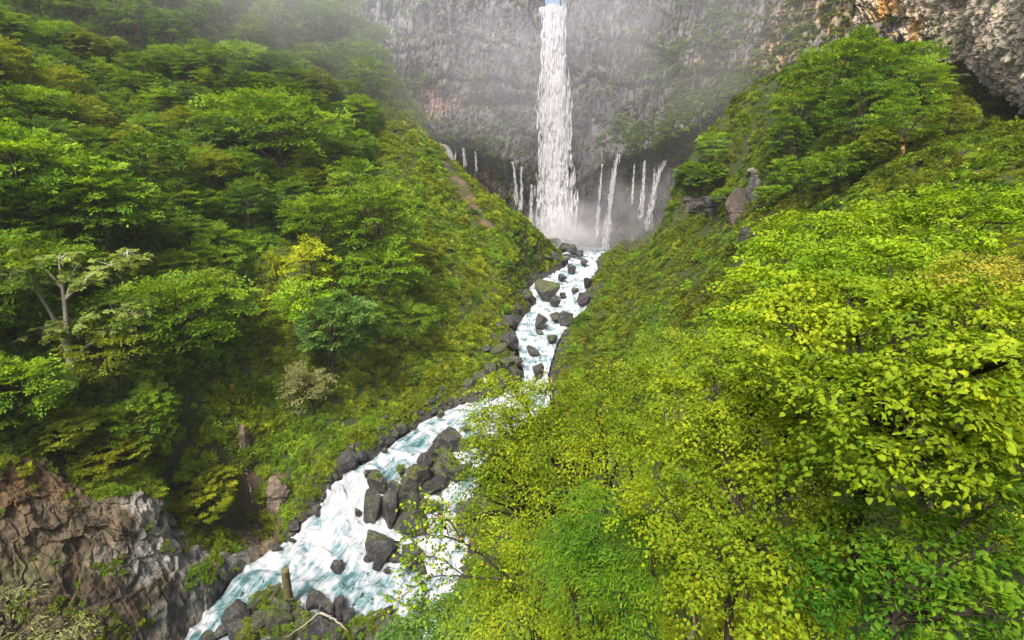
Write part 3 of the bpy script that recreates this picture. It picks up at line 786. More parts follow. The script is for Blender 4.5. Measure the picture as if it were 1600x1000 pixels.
def cover(name, label, P, nrm, scl, colr, seed, protos, cat='undergrowth', tilt=0.6):
    """stuff nobody could count: clumps of leaves over the slope, one object"""
    rng = np.random.default_rng(seed); n = len(P)
    me = mesh_np(name, P, np.zeros((0, 3), int), None, False) if False else bpy.data.meshes.new(name)
    me.vertices.add(n); me.vertices.foreach_set('co', np.ascontiguousarray(P, dtype=np.float32).ravel())
    rot = np.stack([-nrm[:, 1] * tilt, nrm[:, 0] * tilt, rng.uniform(0, 6.28, n)], -1)
    q = [Matrix.Rotation(r[2], 3, 'Z') for r in rot]
    # lean the clump with the slope, then spin it about its own axis
    e = np.empty((n, 3))
    for i in range(n):
        up = Vector((nrm[i, 0] * tilt, nrm[i, 1] * tilt, 1)).normalized()
        m = up.to_track_quat('Z', 'Y').to_matrix() @ q[i]; eu = m.to_euler(); e[i] = (eu.x, eu.y, eu.z)
    for nm, typ, key, val in (('rot', 'FLOAT_VECTOR', 'vector', e), ('scl', 'FLOAT_VECTOR', 'vector', scl), ('icol', 'FLOAT_COLOR', 'color', np.concatenate([colr, np.ones((n, 1))], 1))):
        a = me.attributes.new(nm, typ, 'POINT'); a.data.foreach_set(key, np.ascontiguousarray(val, dtype=np.float32).ravel())
    a = me.attributes.new('idx', 'INT', 'POINT'); a.data.foreach_set('value', rng.integers(0, len(protos), n).astype(np.int32))
    o = link(name, me, label=label, cat=cat, kind='stuff')
    ng = bpy.data.node_groups.new(name, 'GeometryNodeTree')
    ng.interface.new_socket('Geometry', in_out='INPUT', socket_type='NodeSocketGeometry')
    ng.interface.new_socket('Geometry', in_out='OUTPUT', socket_type='NodeSocketGeometry')
    N = ng.nodes.new; gi = N('NodeGroupInput'); go = N('NodeGroupOutput'); ip = N('GeometryNodeInstanceOnPoints')
    m2p = N('GeometryNodeMeshToPoints'); ng.links.new(gi.outputs[0], m2p.inputs[0]); ng.links.new(m2p.outputs[0], ip.inputs['Points'])
    g2i = N('GeometryNodeGeometryToInstance')
    for pm in protos[::-1]:
        oi = N('GeometryNodeObjectInfo'); oi.inputs[0].default_value = pm; oi.transform_space = 'ORIGINAL'
        ng.links.new(oi.outputs['Geometry'], g2i.inputs[0])
    ng.links.new(g2i.outputs[0], ip.inputs['Instance'])
    ip.inputs['Pick Instance'].default_value = True
    def na(nm, t):
        x = N('GeometryNodeInputNamedAttribute'); x.data_type = t; x.inputs[0].default_value = nm; return x.outputs[0]
    e2r = N('FunctionNodeEulerToRotation'); ng.links.new(na('rot', 'FLOAT_VECTOR'), e2r.inputs[0])
    ng.links.new(na('idx', 'INT'), ip.inputs['Instance Index']); ng.links.new(e2r.outputs[0], ip.inputs['Rotation']); ng.links.new(na('scl', 'FLOAT_VECTOR'), ip.inputs['Scale'])
    ng.links.new(ip.outputs[0], go.inputs[0])
    md = o.modifiers.new('scatter', 'NODES'); md.node_group = ng
    return o
def proto_obj(me):     # kept out of the scene, used only by the ground cover
    return bpy.data.objects.new(me.name, me)
CLUMPS = [proto_obj(clump_mesh('clump', 60 + k, 1.5, 1.1, 34, 0.30, 0.95, M_LEAFI)) for k in range(6)]
TUFTS = [proto_obj(clump_mesh('tuft', 70 + k, 1.2, 0.5, 26, 0.17, 0.6, M_LEAFI)) for k in range(4)]
NEARC = [proto_obj(clump_mesh('low_shrub', 80 + k, 1.2, 0.9, 80, 0.10, 0.55, M_LEAFI)) for k in range(4)]

G_MID = np.array((0.140, 0.235, 0.010)); G_DARK = np.array((0.075, 0.140, 0.010)); G_BLUE = np.array((0.078, 0.150, 0.026))
G_YEL = np.array((0.240, 0.270, 0.008)); G_OLIVE = np.array((0.175, 0.215, 0.012)); G_LIME = np.array((0.180, 0.300, 0.008)); G_BROWN = np.array((0.19, 0.155, 0.022)); G_PALE = np.array((0.33, 0.34, 0.13))
SPOTS_BARE = [(705,262,2.5),(716,285,2.5),(730,305,2.2),(742,330,2.2),(757,348,2),(385,690,1.0),(390,750,1.3)]
bare = [(hit(a, b), r * 1.6) for a, b, r in SPOTS_BARE]
clc = CL[::8, ::6].reshape(-1, 3)
def sample_ground(seed, n, x0, x1, y0, y1):
    rng = np.random.default_rng(seed)
    x = rng.uniform(x0, x1, n); y = rng.uniform(y0, y1, n); z = gheight(x, y)
    P = np.stack([x, y, z], -1); sx, sy = slope_at(x, y)
    px, py, d = proj(P + np.array([0, 0, 0.8]))
    keep = (d > 3) & (px > -160) & (px < 1760) & (py > -120) & (py < 1150)
    rdd, _ = river_info(P[:, :2]); keep &= rdd > .9 + 1.5 * fbm(P / 5, 2, 77)
    for p, r in bare: keep &= ((P - p) ** 2).sum(1) > r * r
    # face turned away from the camera on the far side of a ridge stays bare soil
    P, sx, sy, px, py, d, rdd = [a[keep] for a in (P, sx, sy, px, py, d, rdd)]
    return P, np.stack([-sx, -sy], -1), px, py, d, rdd, rng
P, nn, px, py, d, rdd, rng = sample_ground(1, 60000, -150, 130, 8, 245)
# clear of the rock faces
k_ = np.ones(len(P), bool)
for s0 in range(0, len(P), 4000):
    D2 = ((P[s0:s0 + 4000, None, :2] - clc[None, :, :2]) ** 2).sum(-1); k_[s0:s0 + 4000] = ~((D2.min(1) < 1.4 ** 2) & (P[s0:s0 + 4000, 2] < clc[D2.argmin(1), 2] + 1.0))
P, nn, px, py, d, rdd = [a[k_] for a in (P, nn, px, py, d, rdd)]
left = P[:, 0] < np.interp(P[:, 1], [0, 60, 100, 130, 190, 240], [-30, -10, -2, 10, 25, 30])
pat = fbm(P / 13, 4, 301); pat2 = fbm(P / 5, 3, 302)
def tones(a, b, c, pat, pat2, rng, yel=0.0):
    f = sstep(-0.35, 0.35, pat)[:, None]; g = sstep(-0.1, 0.5, pat2 + yel)[:, None]
    col = a * (1 - f) + b * f; col = col * (1 - g * .75) + c * g * .75
    return col * rng.uniform(0.6, 1.4, (len(pat), 1))
FOREST = [(-200,-200),(570,-200),(600,60),(600,180),(560,270),(480,330),(400,400),(380,560),(300,620),(-200,640)]
# slopes left
m = left
colL = tones(G_MID, G_OLIVE, G_YEL * .8, pat, pat2, rng)
dark = inpoly(px, py, FOREST)
colL[dark] = tones(G_DARK * 1.3, G_MID, G_MID * 1.3, pat, pat2, rng)[dark]
s_ = (0.45 + 1.0 * rng.uniform(0, 1, len(P)) ** 2.2) * (0.7 + 0.75 * sstep(-0.2, 0.4, pat2)) * (.5 + .5 * sstep(0, 8, rdd))
S3 = np.stack([s_, s_, s_ * rng.uniform(.7, 1.2, len(P))], -1)
ml = m & (d > 60)
cover('undergrowth', 'low green and olive scrub covering the left slope of the gorge', P[ml], nn[ml], S3[ml], colL[ml] * 1.15, 2, CLUMPS)
mr = (~left) & (d > 60)
colR = tones(G_OLIVE * .8, G_MID, G_YEL * .75, pat, pat2, rng, 0.0)
cover('scrub', 'olive and yellow-green scrub covering the right slope below the cliff', P[mr], nn[mr], S3[mr] * .85, colR[mr] * .9, 3, CLUMPS)
mn = (~left) & (d <= 60)
print('cover', ml.sum(), mr.sum(), mn.sum())
cover('thicket', 'bright yellow-green low thicket on the slope behind the near trees', P[mn], nn[mn], S3[mn], tones(G_YEL, G_LIME, G_OLIVE, pat, pat2, rng)[mn], 4, NEARC)

# ---- scrub on the cliffs
def cliff_depth(a, b, rad=6):
    x, y, d = proj(CB); m = (np.abs(x - a) < rad) & (np.abs(y - b) < rad)
    return d[m].min() if m.any() else 225.0
def cliff_scrub():
    rng = np.random.default_rng(71); N3 = grid_normals(CB); N3 = N3 * np.where((N3[..., 1:2] > 0), -1, 1)
    up = np.abs(N3[..., 2]) ; X, Y, Z = CB[..., 0], CB[..., 1], CB[..., 2]
    n1 = fbm(CB / 13, 4, 601); n2 = fbm(CB / 4, 3, 602)
    w = sstep(.35, .7, up) * .5 + sstep(.12, .4, n1 + .25 * n2) * .22 + .012
    chute = np.exp(-((X - 18.5) / 11) ** 2); w = w * (1 - chute) * sstep(-26, -16, Z + 0 * X) * (Z < 62)
    w = w * (.5 + .9 * sstep(40, 80, X)) * (1 - .75 * np.exp(-((X + 30) / 26) ** 2) * (Z > 14))
    for a_, b_, r_ in ((1030, 95, 15), (1075, 130, 13), (1110, 60, 13), (1060, 190, 12), (1150, 130, 9), (705, 215, 8), (760, 225, 7), (650, 120, 7), (745, 130, 5), (1230, 30, 9), (980, 205, 8)):
        p = at(a_, b_, cliff_depth(a_, b_)); dd = np.sqrt(((CB - p) ** 2).sum(-1)) / r_ + n2 * .8
        w = w + .35 * (1 - sstep(.4, 1.1, dd))
    sel = np.nonzero(rng.uniform(0, 1, w.shape) < w * .42); P = CB[sel]; nn_ = N3[sel][:, :2] * .6
    sc_ = rng.uniform(.35, 1.0, (len(P), 1)) * np.array([[1, 1, .8]])
    col = tones(G_MID, G_OLIVE, G_DARK, fbm(P / 9, 3, 611), fbm(P / 4, 3, 612), rng) * .85
    cover('cliff_scrub', 'patches of green scrub clinging to the ledges of the high cliff', P, nn_, sc_, col, 72, CLUMPS)
    print('cliff scrub', len(P))
    w = (fbm(CR / 7, 4, 621) > .24) * .006 + (fbm(CR / 2.5, 3, 622) > .3) * .006
    sel = np.nonzero(rng.uniform(0, 1, w.shape) < w); P = CR[sel]; P = P[P[:, 2] > 6]
    cover('crag_scrub', 'small tufts of moss and grass on the overhanging crag', P, np.tile([[-.8, -.5]], (len(P), 1)), rng.uniform(.25, .7, (len(P), 1)) * np.ones((1, 3)), tones(G_OLIVE, G_MID, G_YEL * .7, fbm(P / 5, 2, 1), fbm(P / 3, 2, 2), rng), 73, TUFTS)
cliff_scrub()
def bank_moss():
    rng = np.random.default_rng(75); n = 12000; i_ = rng.integers(30, NU - 60, n); B_ = np.where(rng.uniform(0, 1, n)[:, None] < .6, Lp[i_], Rp[i_]); x, y = (B_[:, 0] + rng.normal(0, 3.2, n)), (B_[:, 1] + rng.normal(0, 3.2, n)); P = np.stack([x, y, gheight(x, y)], -1)
    rdd, _ = river_info(P[:, :2]); k = (rdd > .7) & (rdd < 7) & (rng.uniform(0, 1, n) < .15 + .85 * sstep(.6, 3.5, rdd)); P = P[k]; sx, sy = slope_at(P[:, 0], P[:, 1])
    cover('moss_tufts', 'moss and small plants along the water line', P, np.stack([-sx, -sy], -1), rng.uniform(.3, .9, (len(P), 1)) * np.ones((1, 3)), tones(G_MID, G_OLIVE, G_YEL * .7, fbm(P / 5, 2, 1), fbm(P / 3, 2, 2), rng), 76, TUFTS)
bank_moss()
P = CL.reshape(-1, 3); k = np.nonzero((fbm(P / 3.5, 4, 641) > .22) & (np.random.default_rng(5).uniform(0, 1, len(P)) < .05))[0]; P = P[k]; k2 = P[:, 2] > -66; P = P[k2]
cover('ledge_plants', 'small green plants in the cracks of the brown gorge cliff', P, np.tile([[.9, -.4]], (len(P), 1)), np.random.default_rng(6).uniform(.2, .6, (len(P), 1)) * np.ones((1, 3)), tones(G_OLIVE, G_MID, G_YEL * .8, fbm(P / 5, 2, 1), fbm(P / 3, 2, 2), np.random.default_rng(7)), 77, TUFTS)

P = CL[:, 4:27].reshape(-1, 3); k = np.nonzero((np.random.default_rng(15).uniform(0, 1, len(P)) < .05 * sstep(-.3, .2, fbm(P / 4, 3, 651)) * (1 - .0 * P[:, 0])))[0]; P = P[k]
cover('brink_shrubs', 'yellow-green shrubs draped over the brink of the gorge cliff', P, np.tile([[.7, -.5]], (len(P), 1)), np.random.default_rng(16).uniform(.35, .8, (len(P), 1)) * np.ones((1, 3)), tones(G_MID, G_OLIVE, G_YEL * .9, fbm(P / 5, 2, 1), fbm(P / 3, 2, 2), np.random.default_rng(17), .2), 78, CLUMPS)

# ---- trees of the left hillside, each one its own
tr = random.Random(5)
placed = []
def put_tree(kind, var, base, scale, colr, label, group=None, rot=None, name=None, sz=None, cat='tree'):
    cm, tm = KINDS[kind][var % len(KINDS[kind])]
    r = bpy.data.objects.new(name or kind, None); COL.objects.link(r)
    r.empty_display_size = 0.5
    r.location = base; r.rotation_euler = (0, 0, rot if rot is not None else tr.uniform(0, 6.28)); r.scale = (scale, scale, sz or scale)
    r['label'] = label; r['category'] = cat
    if group: r['group'] = group
    t = link('trunk', tm, r); c = link('crown', cm, r); c.color = (*[float(v) for v in colr], 1)
    return r
taken = []
def key_tree(kind, var, cx_, cy_, wpx, colr, label, hk=.58, name=None, t0=30, rot=None, squash=1.0, cat='tree'):
    """stand a tree on the slope so that its crown is seen round (cx, cy), wpx pixels wide"""
    R0 = {'maple_tree': 6.0, 'beech_tree': 5.3, 'chestnut_tree': 5.2, 'young_tree': 4.0}[kind]
    s = 1.0
    for it in range(6):
        p = hit(cx_, cy_ + wpx * .5 * (.95 if it else 1), t0); d = proj(p)[2]; s = wpx * d / 800 / (2 * R0)
    # walk down the screen until the crown centre projects to the wanted row
    best = None
    for dy in np.linspace(0, wpx * 1.3, 24):
        p = hit(cx_, cy_ + dy, t0); d = proj(p)[2]; s = wpx * d / 800 / (2 * R0); yy = proj(p + np.array([0, 0, 10 * s * squash * hk]))[1]
        if best is None or abs(yy - cy_) < best[0]: best = (abs(yy - cy_), p, s)
    _, p, s = best
    taken.append((p[0], p[1], R0 * s * .62))
    return put_tree(kind, var, (p[0], p[1], p[2] - .2), s, colr, label, None, rot, name, s * squash, cat)
L2 = (G_LIME + G_MID) / 2
key_tree('young_tree', 0, 488, 402, 84, G_YEL * 1.5, 'small bright yellow tree standing above the dark ravine')
key_tree('young_tree', 1, 480, 462, 110, G_LIME * 1.15, 'lime-green layered tree just below the small yellow tree')
key_tree('chestnut_tree', 0, 530, 515, 150, G_BLUE * 1.25, 'dark green rounded dense tree on the spur right of the ravine')
key_tree('young_tree', 1, 487, 588, 90, G_PALE * .62, 'pale grey-green airy tree low on the spur above the cascade')
key_tree('maple_tree', 1, 505, 335, 120, L2 * .9, 'mid-green layered tree above the small yellow tree')
key_tree('maple_tree', 2, 590, 350, 150, L2 * .85, 'broad layered green tree highest on the right flank of the spur')
key_tree('maple_tree', 0, 600, 425, 130, G_MID * 1.25, 'layered green tree right of the dark rounded tree, upper one')
key_tree('beech_tree', 0, 560, 300, 110, G_MID * 1.1, 'bushy green tree where the forest meets the scrub slope')
key_tree('beech_tree', 1, 640, 500, 90, L2 * .8, 'low bushy green tree at the right end of the spur')
key_tree('maple_tree', 1, 290, 485, 185, L2 * .95, 'broad spreading green tree left of the ravine beside the pale-barked tree')
key_tree('maple_tree', 0, 50, 265, 210, G_MID * 1.35, 'large layered green tree at the left edge, upper half')
key_tree('maple_tree', 2, 165, 320, 170, G_MID * 1.25, 'large green tree right of the big tree at the left edge')
key_tree('maple_tree', 1, 30, 420, 190, L2 * .8, 'broad green tree at the left edge behind the pale-barked tree')
key_tree('maple_tree', 2, 25, 490, 120, G_LIME * .8, 'bright green bough-layered tree cut by the left edge beside the pale-barked tree')
key_tree('maple_tree', 0, 40, 600, 150, G_LIME * .95, 'bright green spreading tree at the left edge below the pale-barked tree')
key_tree('maple_tree', 1, 440, 195, 170, G_MID * 1.15, 'large misty green tree at the top centre of the left forest')
key_tree('chestnut_tree', 1, 240, 255, 130, G_DARK * 1.4, 'dark dense tree in the middle of the left forest')
key_tree('chestnut_tree', 0, 240, 655, 120, L2 * .8, 'rounded green bush-like tree above the grey part of the gorge cliff')
key_tree('chestnut_tree', 1, 320, 770, 115, G_YEL * .95, 'yellow-green bush hanging over the grey rock beside the river', squash=.75)
key_tree('chestnut_tree', 0, 100, 680, 110, G_OLIVE * 1.2, 'olive bush on the brink of the brown gorge cliff', squash=.6)
key_tree('chestnut_tree', 1, 190, 700, 120, G_YEL * .7, 'yellowish bush on the brink of the gorge cliff, middle one', squash=.6)
key_tree('chestnut_tree', 0, 30, 690, 100, L2 * .7, 'green bush on the brink of the gorge cliff at the left edge', squash=.6)
# the knoll and slope on the right
KN = [('maple_tree',0,1300,110,150,G_MID*1.0,'broad dark green tree on top of the right knoll'),('beech_tree',0,1390,50,80,G_MID*.95,'dark rounded bush at the foot of the ochre-stained cliff'),
 ('maple_tree',1,1380,110,120,G_MID*1.15,'wide green tree between the knoll and the dark hollow'),('beech_tree',1,1245,175,100,G_MID,'green tree on the left shoulder of the knoll'),
 ('maple_tree',2,1330,180,130,G_DARK*1.5,'dark green spreading tree in the middle of the knoll'),('beech_tree',0,1430,130,90,G_MID*1.2,'green tree under the dark hollow, left one'),
 ('chestnut_tree',0,1230,215,80,G_DARK*1.4,'dark bush above the layered grey rock'),('beech_tree',1,1400,190,110,G_MID*1.1,'green tree right of the dark spreading one on the knoll'),
 ('chestnut_tree',1,1250,270,80,G_MID*1.1,'green bush right of the layered grey rock'),('chestnut_tree',0,1300,260,90,G_MID*1.1,'broad green bush in the middle of the right slope'),
 ('young_tree',0,1215,262,50,L2*1.1,'small yellow-green bush right beside the flat-topped slab'),('chestnut_tree',1,1220,365,60,G_MID*1.1,'green bush at the foot of the layered rock'),
 ('chestnut_tree',0,1480,180,60,G_OLIVE*1.1,'olive shrub under the dark hollow, right one'),('chestnut_tree',0,1355,232,80,G_OLIVE*1.2,'olive-brown bush left of the orange stump'),
 ('beech_tree',0,1110,235,60,G_MID*1.4,'green bush on the outer edge of the knoll')]
for k_, v_, a_, b_, w_, c_, l_ in KN: key_tree(k_, v_, a_, b_, w_, c_, l_, t0=40)

for a_, b_, w_, l_ in ((1092, 272, 80, 'green bush overhanging the dark rock face on the knoll'), (1135, 303, 55, 'small bush hanging between the dark and the brown rock'), (1160, 372, 55, 'bush at the foot of the brown blocky rock'), (1075, 262, 50, 'leafy bush on the outermost brow of the knoll'), (1205, 300, 60, 'green bush filling the cleft right of the layered rock')):
    key_tree('chestnut_tree', int(a_) % 2, a_, b_, w_, G_MID * 1.15, l_, t0=40, squash=.65)
def scatter_shrubs(poly, n_max, gap, where, group, seed, cols):
    cg = np.random.default_rng(seed); got = []
    x0, y0 = cg.uniform(-110, 110, 6000), cg.uniform(30, 215, 6000); z0 = gheight(x0, y0); qx, qy, qd = proj(np.stack([x0, y0, z0 + 1.2], -1)); zn = inpoly(qx, qy, poly) & (qd > 45)
    for i in np.nonzero(zn)[0]:
        sc = 1.0 + 1.1 * cg.uniform() ** 2
        if river_info(np.array([[x0[i], y0[i]]]))[0][0] < 3: continue
        if any((x0[i] - a) ** 2 + (y0[i] - b) ** 2 < (gap * (sc + c) * .5) ** 2 for a, b, c, *_ in got): continue
        got.append((x0[i], y0[i], sc, z0[i], qx[i], qy[i]))
        if len(got) >= n_max: break
    rows_ = {}
    for g_ in got: rows_.setdefault(int((g_[5] - min(q[5] for q in got)) // 30), []).append(g_)
    for ri, k_ in enumerate(sorted(rows_)):
        for ci, g_ in enumerate(sorted(rows_[k_], key=lambda t: t[4])):
            cc, wd = cols[cg.integers(0, len(cols))]; cc = cc * cg.uniform(.85, 1.25)
            ob = link('shrub', SHRUBM[cg.integers(0, 4)], loc=(g_[0], g_[1], g_[3] - .3), label='%s shrub %s, %s row down, %s from left' % (wd, where, ORDS[min(ri, 19)], ORDS[min(ci, 19)]), cat='shrub', group=group)
            ob.scale = (g_[2], g_[2], g_[2] * cg.uniform(.7, 1.2)); ob.rotation_euler = (0, 0, cg.uniform(0, 6.28)); ob.color = (*[float(q) for q in cc], 1)
ORDS = ['first','second','third','fourth','fifth','sixth','seventh','eighth','ninth','tenth','eleventh','twelfth','thirteenth','fourteenth','fifteenth','sixteenth','seventeenth','eighteenth','nineteenth','twentieth']
SHC = [(G_MID, 'green'), (G_MID * 1.3, 'light green'), (G_OLIVE * 1.1, 'olive'), (G_DARK, 'dark green'), (G_YEL * .8, 'yellowish')]
scatter_shrubs([(570,300),(640,230),(850,385),(790,540),(690,620),(600,690),(420,770),(400,640),(640,540)], 80, 3.6, 'on the left scrub slope', 'shrubs of the left scrub slope', 61, SHC)
scatter_shrubs([(930,430),(1080,350),(1190,430),(1060,560),(900,610),(850,560)], 55, 3.4, 'right of the rapids', 'shrubs right of the upper rapids', 62, SHC)
scatter_shrubs([(1420,220),(1620,230),(1620,330),(1250,340),(1190,290),(1380,270)], 40, 3.6, 'on the slope below the crag', 'shrubs below the crag', 63, SHC)
def scatter_trees():
    cand = np.random.default_rng(8); n = 9000
    x = cand.uniform(-150, 10, n); y = cand.uniform(25, 240, n); z = gheight(x, y)
    px, py, d = proj(np.stack([x, y, z + 7.5], -1))
    zone = inpoly(px, py, [(-120,-80),(575,-80),(600,50),(585,170),(540,250),(470,300),(380,330),(330,420),(340,480),(240,560),(120,600),(-120,600)])
    zone &= ~((np.abs(px - 110) < 60) & (np.abs(py - 480) < 60) & (d < 84))
    for i in range(n):
        if not zone[i] or d[i] < 50: continue
        s = 0.85 + 0.65 * cand.uniform() ** 1.3; rmin = 4.9 * s
        if any((x[i] - a) ** 2 + (y[i] - b) ** 2 < (rmin * .58 + q * .58) ** 2 for a, b, q in [(p_[0], p_[1], p_[7]) for p_ in placed]): continue
        if any((x[i] - a) ** 2 + (y[i] - b) ** 2 < (rmin * .45 + q * .6) ** 2 for a, b, q in taken): continue
        placed.append((x[i], y[i], z[i], s, px[i], py[i], d[i], rmin))
scatter_trees()
print('trees', len(placed))
HUES = [(G_MID, 'mid-green'), (G_DARK * 1.35, 'dark green'), (G_BLUE * 1.05, 'bluish-green'), (L2, 'light green'), ((G_MID + G_OLIVE) / 2, 'dull green'), (G_OLIVE, 'olive')]
ORDN = ['first','second','third','fourth','fifth','sixth','seventh','eighth','ninth','tenth','eleventh','twelfth','thirteenth','fourteenth','fifteenth','sixteenth','seventeenth','eighteenth','nineteenth','twentieth','twenty-first','twenty-second','twenty-third','twenty-fourth','twenty-fifth','twenty-sixth','twenty-seventh','twenty-eighth','twenty-ninth','thirtieth']
rows = {}
for t in placed: rows.setdefault(int(np.clip((t[5] + 80) // 36, 0, 22)), []).append(t)
for ri, key in enumerate(sorted(rows)):
    row = sorted(rows[key], key=lambda t: t[4])
    for ci, (x, y, z, s, ppx, ppy, dd, _r) in enumerate(row):
        kind = tr.choices(['maple_tree', 'beech_tree', 'chestnut_tree', 'young_tree'], [5, 4, 1.0, 1.0])[0]
        hue, word = tr.choice(HUES); hue = np.array(hue) * tr.uniform(.85, 1.2)
        shape = {'maple_tree': 'spreading', 'beech_tree': 'bushy', 'chestnut_tree': 'rounded', 'young_tree': 'slender'}[kind]
        r_ = 'top row' if ri == 0 else '%s row from top' % ORDN[ri]
        put_tree(kind, tr.randrange(3), (x, y, z - .2), s, hue, '%s %s tree, left forest, %s, %s from left' % (word, shape, r_, ORDN[min(ci, 29)]), 'trees covering the left side of the gorge')
# trees above the lip of the fall
for i, (X_, Y_, s_) in enumerate([(3, 250, 1.0), (12, 252, .8), (21, 254, .9), (30, 251, 1.0), (-8, 252, 1.1), (40, 251, 1.0)]):
    zt = CB[(np.abs(CB[..., 0] - X_) < 2.5) & (np.abs(CB[..., 1] - Y_ + 3) < 6)]; zt = zt[:, 2].max() if len(zt) else 54
    put_tree('beech_tree', i, (X_, Y_, zt - 1), s_ * 1.6, G_BLUE, '%s tree on the cliff top behind the lip of the waterfall, from the left' % ORDN[[1, 2, 3, 4, 0, 5][i]], 'trees on the cliff top')

# ------------------------------------------------------------------ trees of the right knoll
def put_tree_px(kind, var, px_, py_, scale, colr, label, group=None, dz=0.0, t0=20, name=None, sz=None):
    p = hit(px_, py_, t0); return put_tree(kind, var, (p[0], p[1], p[2] - .2 + dz), scale, colr, label, group, name=name, sz=sz)

# ------------------------------------------------------------------ falling water
def cliff_hit(a, b, P=None, rad=5):
    P = CB if P is None else P
    x, y, d = proj(P); m = (np.abs(x - a) < rad) & (np.abs(y - b) < rad)
    return d[m].min() if m.any() else 225.0
def plumes(rng, C, Ln, Rd, lean=None):
    """downward pointing plumes of spray: rounded head, long ragged tail"""
    n = len(C); prof = [(0, .35), (-.10, .95), (-.28, .8), (-.6, .42), (-1, .02)]; k = 5
    a = np.linspace(0, 2 * math.pi, k, endpoint=False)
    V = np.zeros((n, len(prof), k, 3))
    for i, (h, r) in enumerate(prof):
        rr_ = Rd * r; 
        V[:, i, :, 0] = C[:, None, 0] + rr_[:, None] * np.cos(a)[None] * rng.uniform(.6, 1.4, (n, k)) + rng.normal(0, .08, (n, 1)) * Ln[:, None] * abs(h)
        V[:, i, :, 1] = C[:, None, 1] + rr_[:, None] * np.sin(a)[None] * .8
        V[:, i, :, 2] = C[:, None, 2] - h * Ln[:, None] + rng.normal(0, .05, (n, k)) * Ln[:, None]
    f = []
    for i in range(len(prof) - 1):
        for j in range(k): f.append((i * k + j, i * k + (j + 1) % k, (i + 1) * k + (j + 1) % k, (i + 1) * k + j))
    F = np.array(f)[None] + (np.arange(n) * len(prof) * k)[:, None, None]
    dn = np.tile(np.repeat(np.array([.75, .95, .7, .35, .0]), k)[None], (n, 1))
    return V.reshape(-1, 3), F.reshape(-1, 4), dn.ravel()
def water_column(name, path, widths, n, label, depth=0.5, seed=1, body=0.35, rad=(.2, .55), ln=(2.5, 7), cat='waterfall'):
    """path: points down the fall; widths: half-widths (m)"""
    rng = np.random.default_rng(seed)
    pl, s = polyline(path, 120); w = np.interp(np.linspace(0, 1, 120), np.linspace(0, 1, len(widths)), widths)
    a = np.linspace(0, 2 * math.pi, 40, endpoint=False)
    P = np.stack([pl[:, None, 0] + w[:, None] * np.cos(a)[None], pl[:, None, 1] + np.maximum(w[:, None] * depth, .15) * np.sin(a)[None], pl[:, None, 2] + 0 * a[None]], -1)
    nz_ = fbm(np.stack([P[..., 0] / 1.4, P[..., 1] / 1.4, P[..., 2] / 7], -1), 4, 400 + seed)
    P[..., :2] += (P[..., :2] - pl[:, None, :2]) * nz_[..., None] * 0.55
    nr = 40; i = np.arange(119)[:, None] * nr; j = np.arange(nr)[None]; j2 = (j + 1) % nr
    F1 = np.stack([i + j, i + j2, i + nr + j2, i + nr + j], -1).reshape(-1, 4)
    d1 = np.clip(body + 0.5 * np.abs(np.sin(a))[None] ** 1.5 * np.ones((120, 1)) - 0.25, 0, 1).ravel() if body > 0 else np.zeros(120 * nr)
    u = rng.uniform(0, 1, n) ** 0.9; k = (u * 119).astype(int)
    x = np.clip(rng.normal(0, .58, n), -1.35, 1.35) * (1 + .10 * np.sin(u * 17 + seed))
    C = pl[k] + np.stack([x * w[k], rng.normal(-.35, .4, n) * np.maximum(w[k] * depth, .15), 0 * u], -1)
    V2, F2, d2 = plumes(rng, C, rng.uniform(*ln, n), rng.uniform(*rad, n) * (0.7 + 0.6 * u))
    V2[:, 2] = np.minimum(V2[:, 2], pl[0, 2] + .4 - .25 * np.abs(V2[:, 0] - pl[0, 0]))
    if body < .3: P = P[:0]; d1 = d1[:0]; F1 = F1[:0]; d2 = d2 * .8 * np.clip(1.25 - .6 * (pl[0, 2] - V2[:, 2]) / max(pl[0, 2] - pl[-1, 2], .1), .4, 1)
    me = mesh_np(name, np.concatenate([P.reshape(-1, 3), V2]), np.concatenate([F1, F2 + len(P.reshape(-1, 3))]), M_FALL, True, {'dens': np.concatenate([d1, d2])})
    return link(name, me, kind='structure', label=label, cat=cat)
def atY(px_, py_, Y):
    r = ray(px_, py_); return r * (Y / r[1])
mw = [atY(863, 11, 230), atY(863, 20, 228), atY(865, 80, 227), atY(866, 160, 227), atY(866, 240, 226.5), atY(868, 320, 226), atY(870, 392, 225.5)]
water_column('waterfall', mw, [3.4, 3.6, 4.1, 4.9, 5.4, 6.0, 6.5, 6.9], 3000, 'tall white main waterfall plunging over the cliff lip', 0.42, 1, 0.5, (.16, .55), (2.5, 11))
def side_fall(a, b, c, d, w, n, label, seed, dt=1.0, w1=None):
    t = min(cliff_hit(a, b), cliff_hit(c, d, rad=9) + 6) - dt; p0 = at(a, b, t); Y = p0[1]
    r1 = ray(c, d); p1 = r1 * ((Y - 1.5) / r1[1])
    ts = np.linspace(0, 1, 7)
    # a leap: most of the sideways run happens near the top
    pts = [np.array([p0[0] + (p1[0] - p0[0]) * q ** .5, p0[1] + (p1[1] - p0[1]) * q ** .5, p0[2] + (p1[2] - p0[2]) * q]) for q in ts]
    return water_column('side_waterfall', pts, [w * .7, w, w * 1.4, (w1 or w * 2.2)], int(n * 1.3), label, 0.6, seed, 0.2, (.08, .2), (1.5, 5.0), 'waterfall')
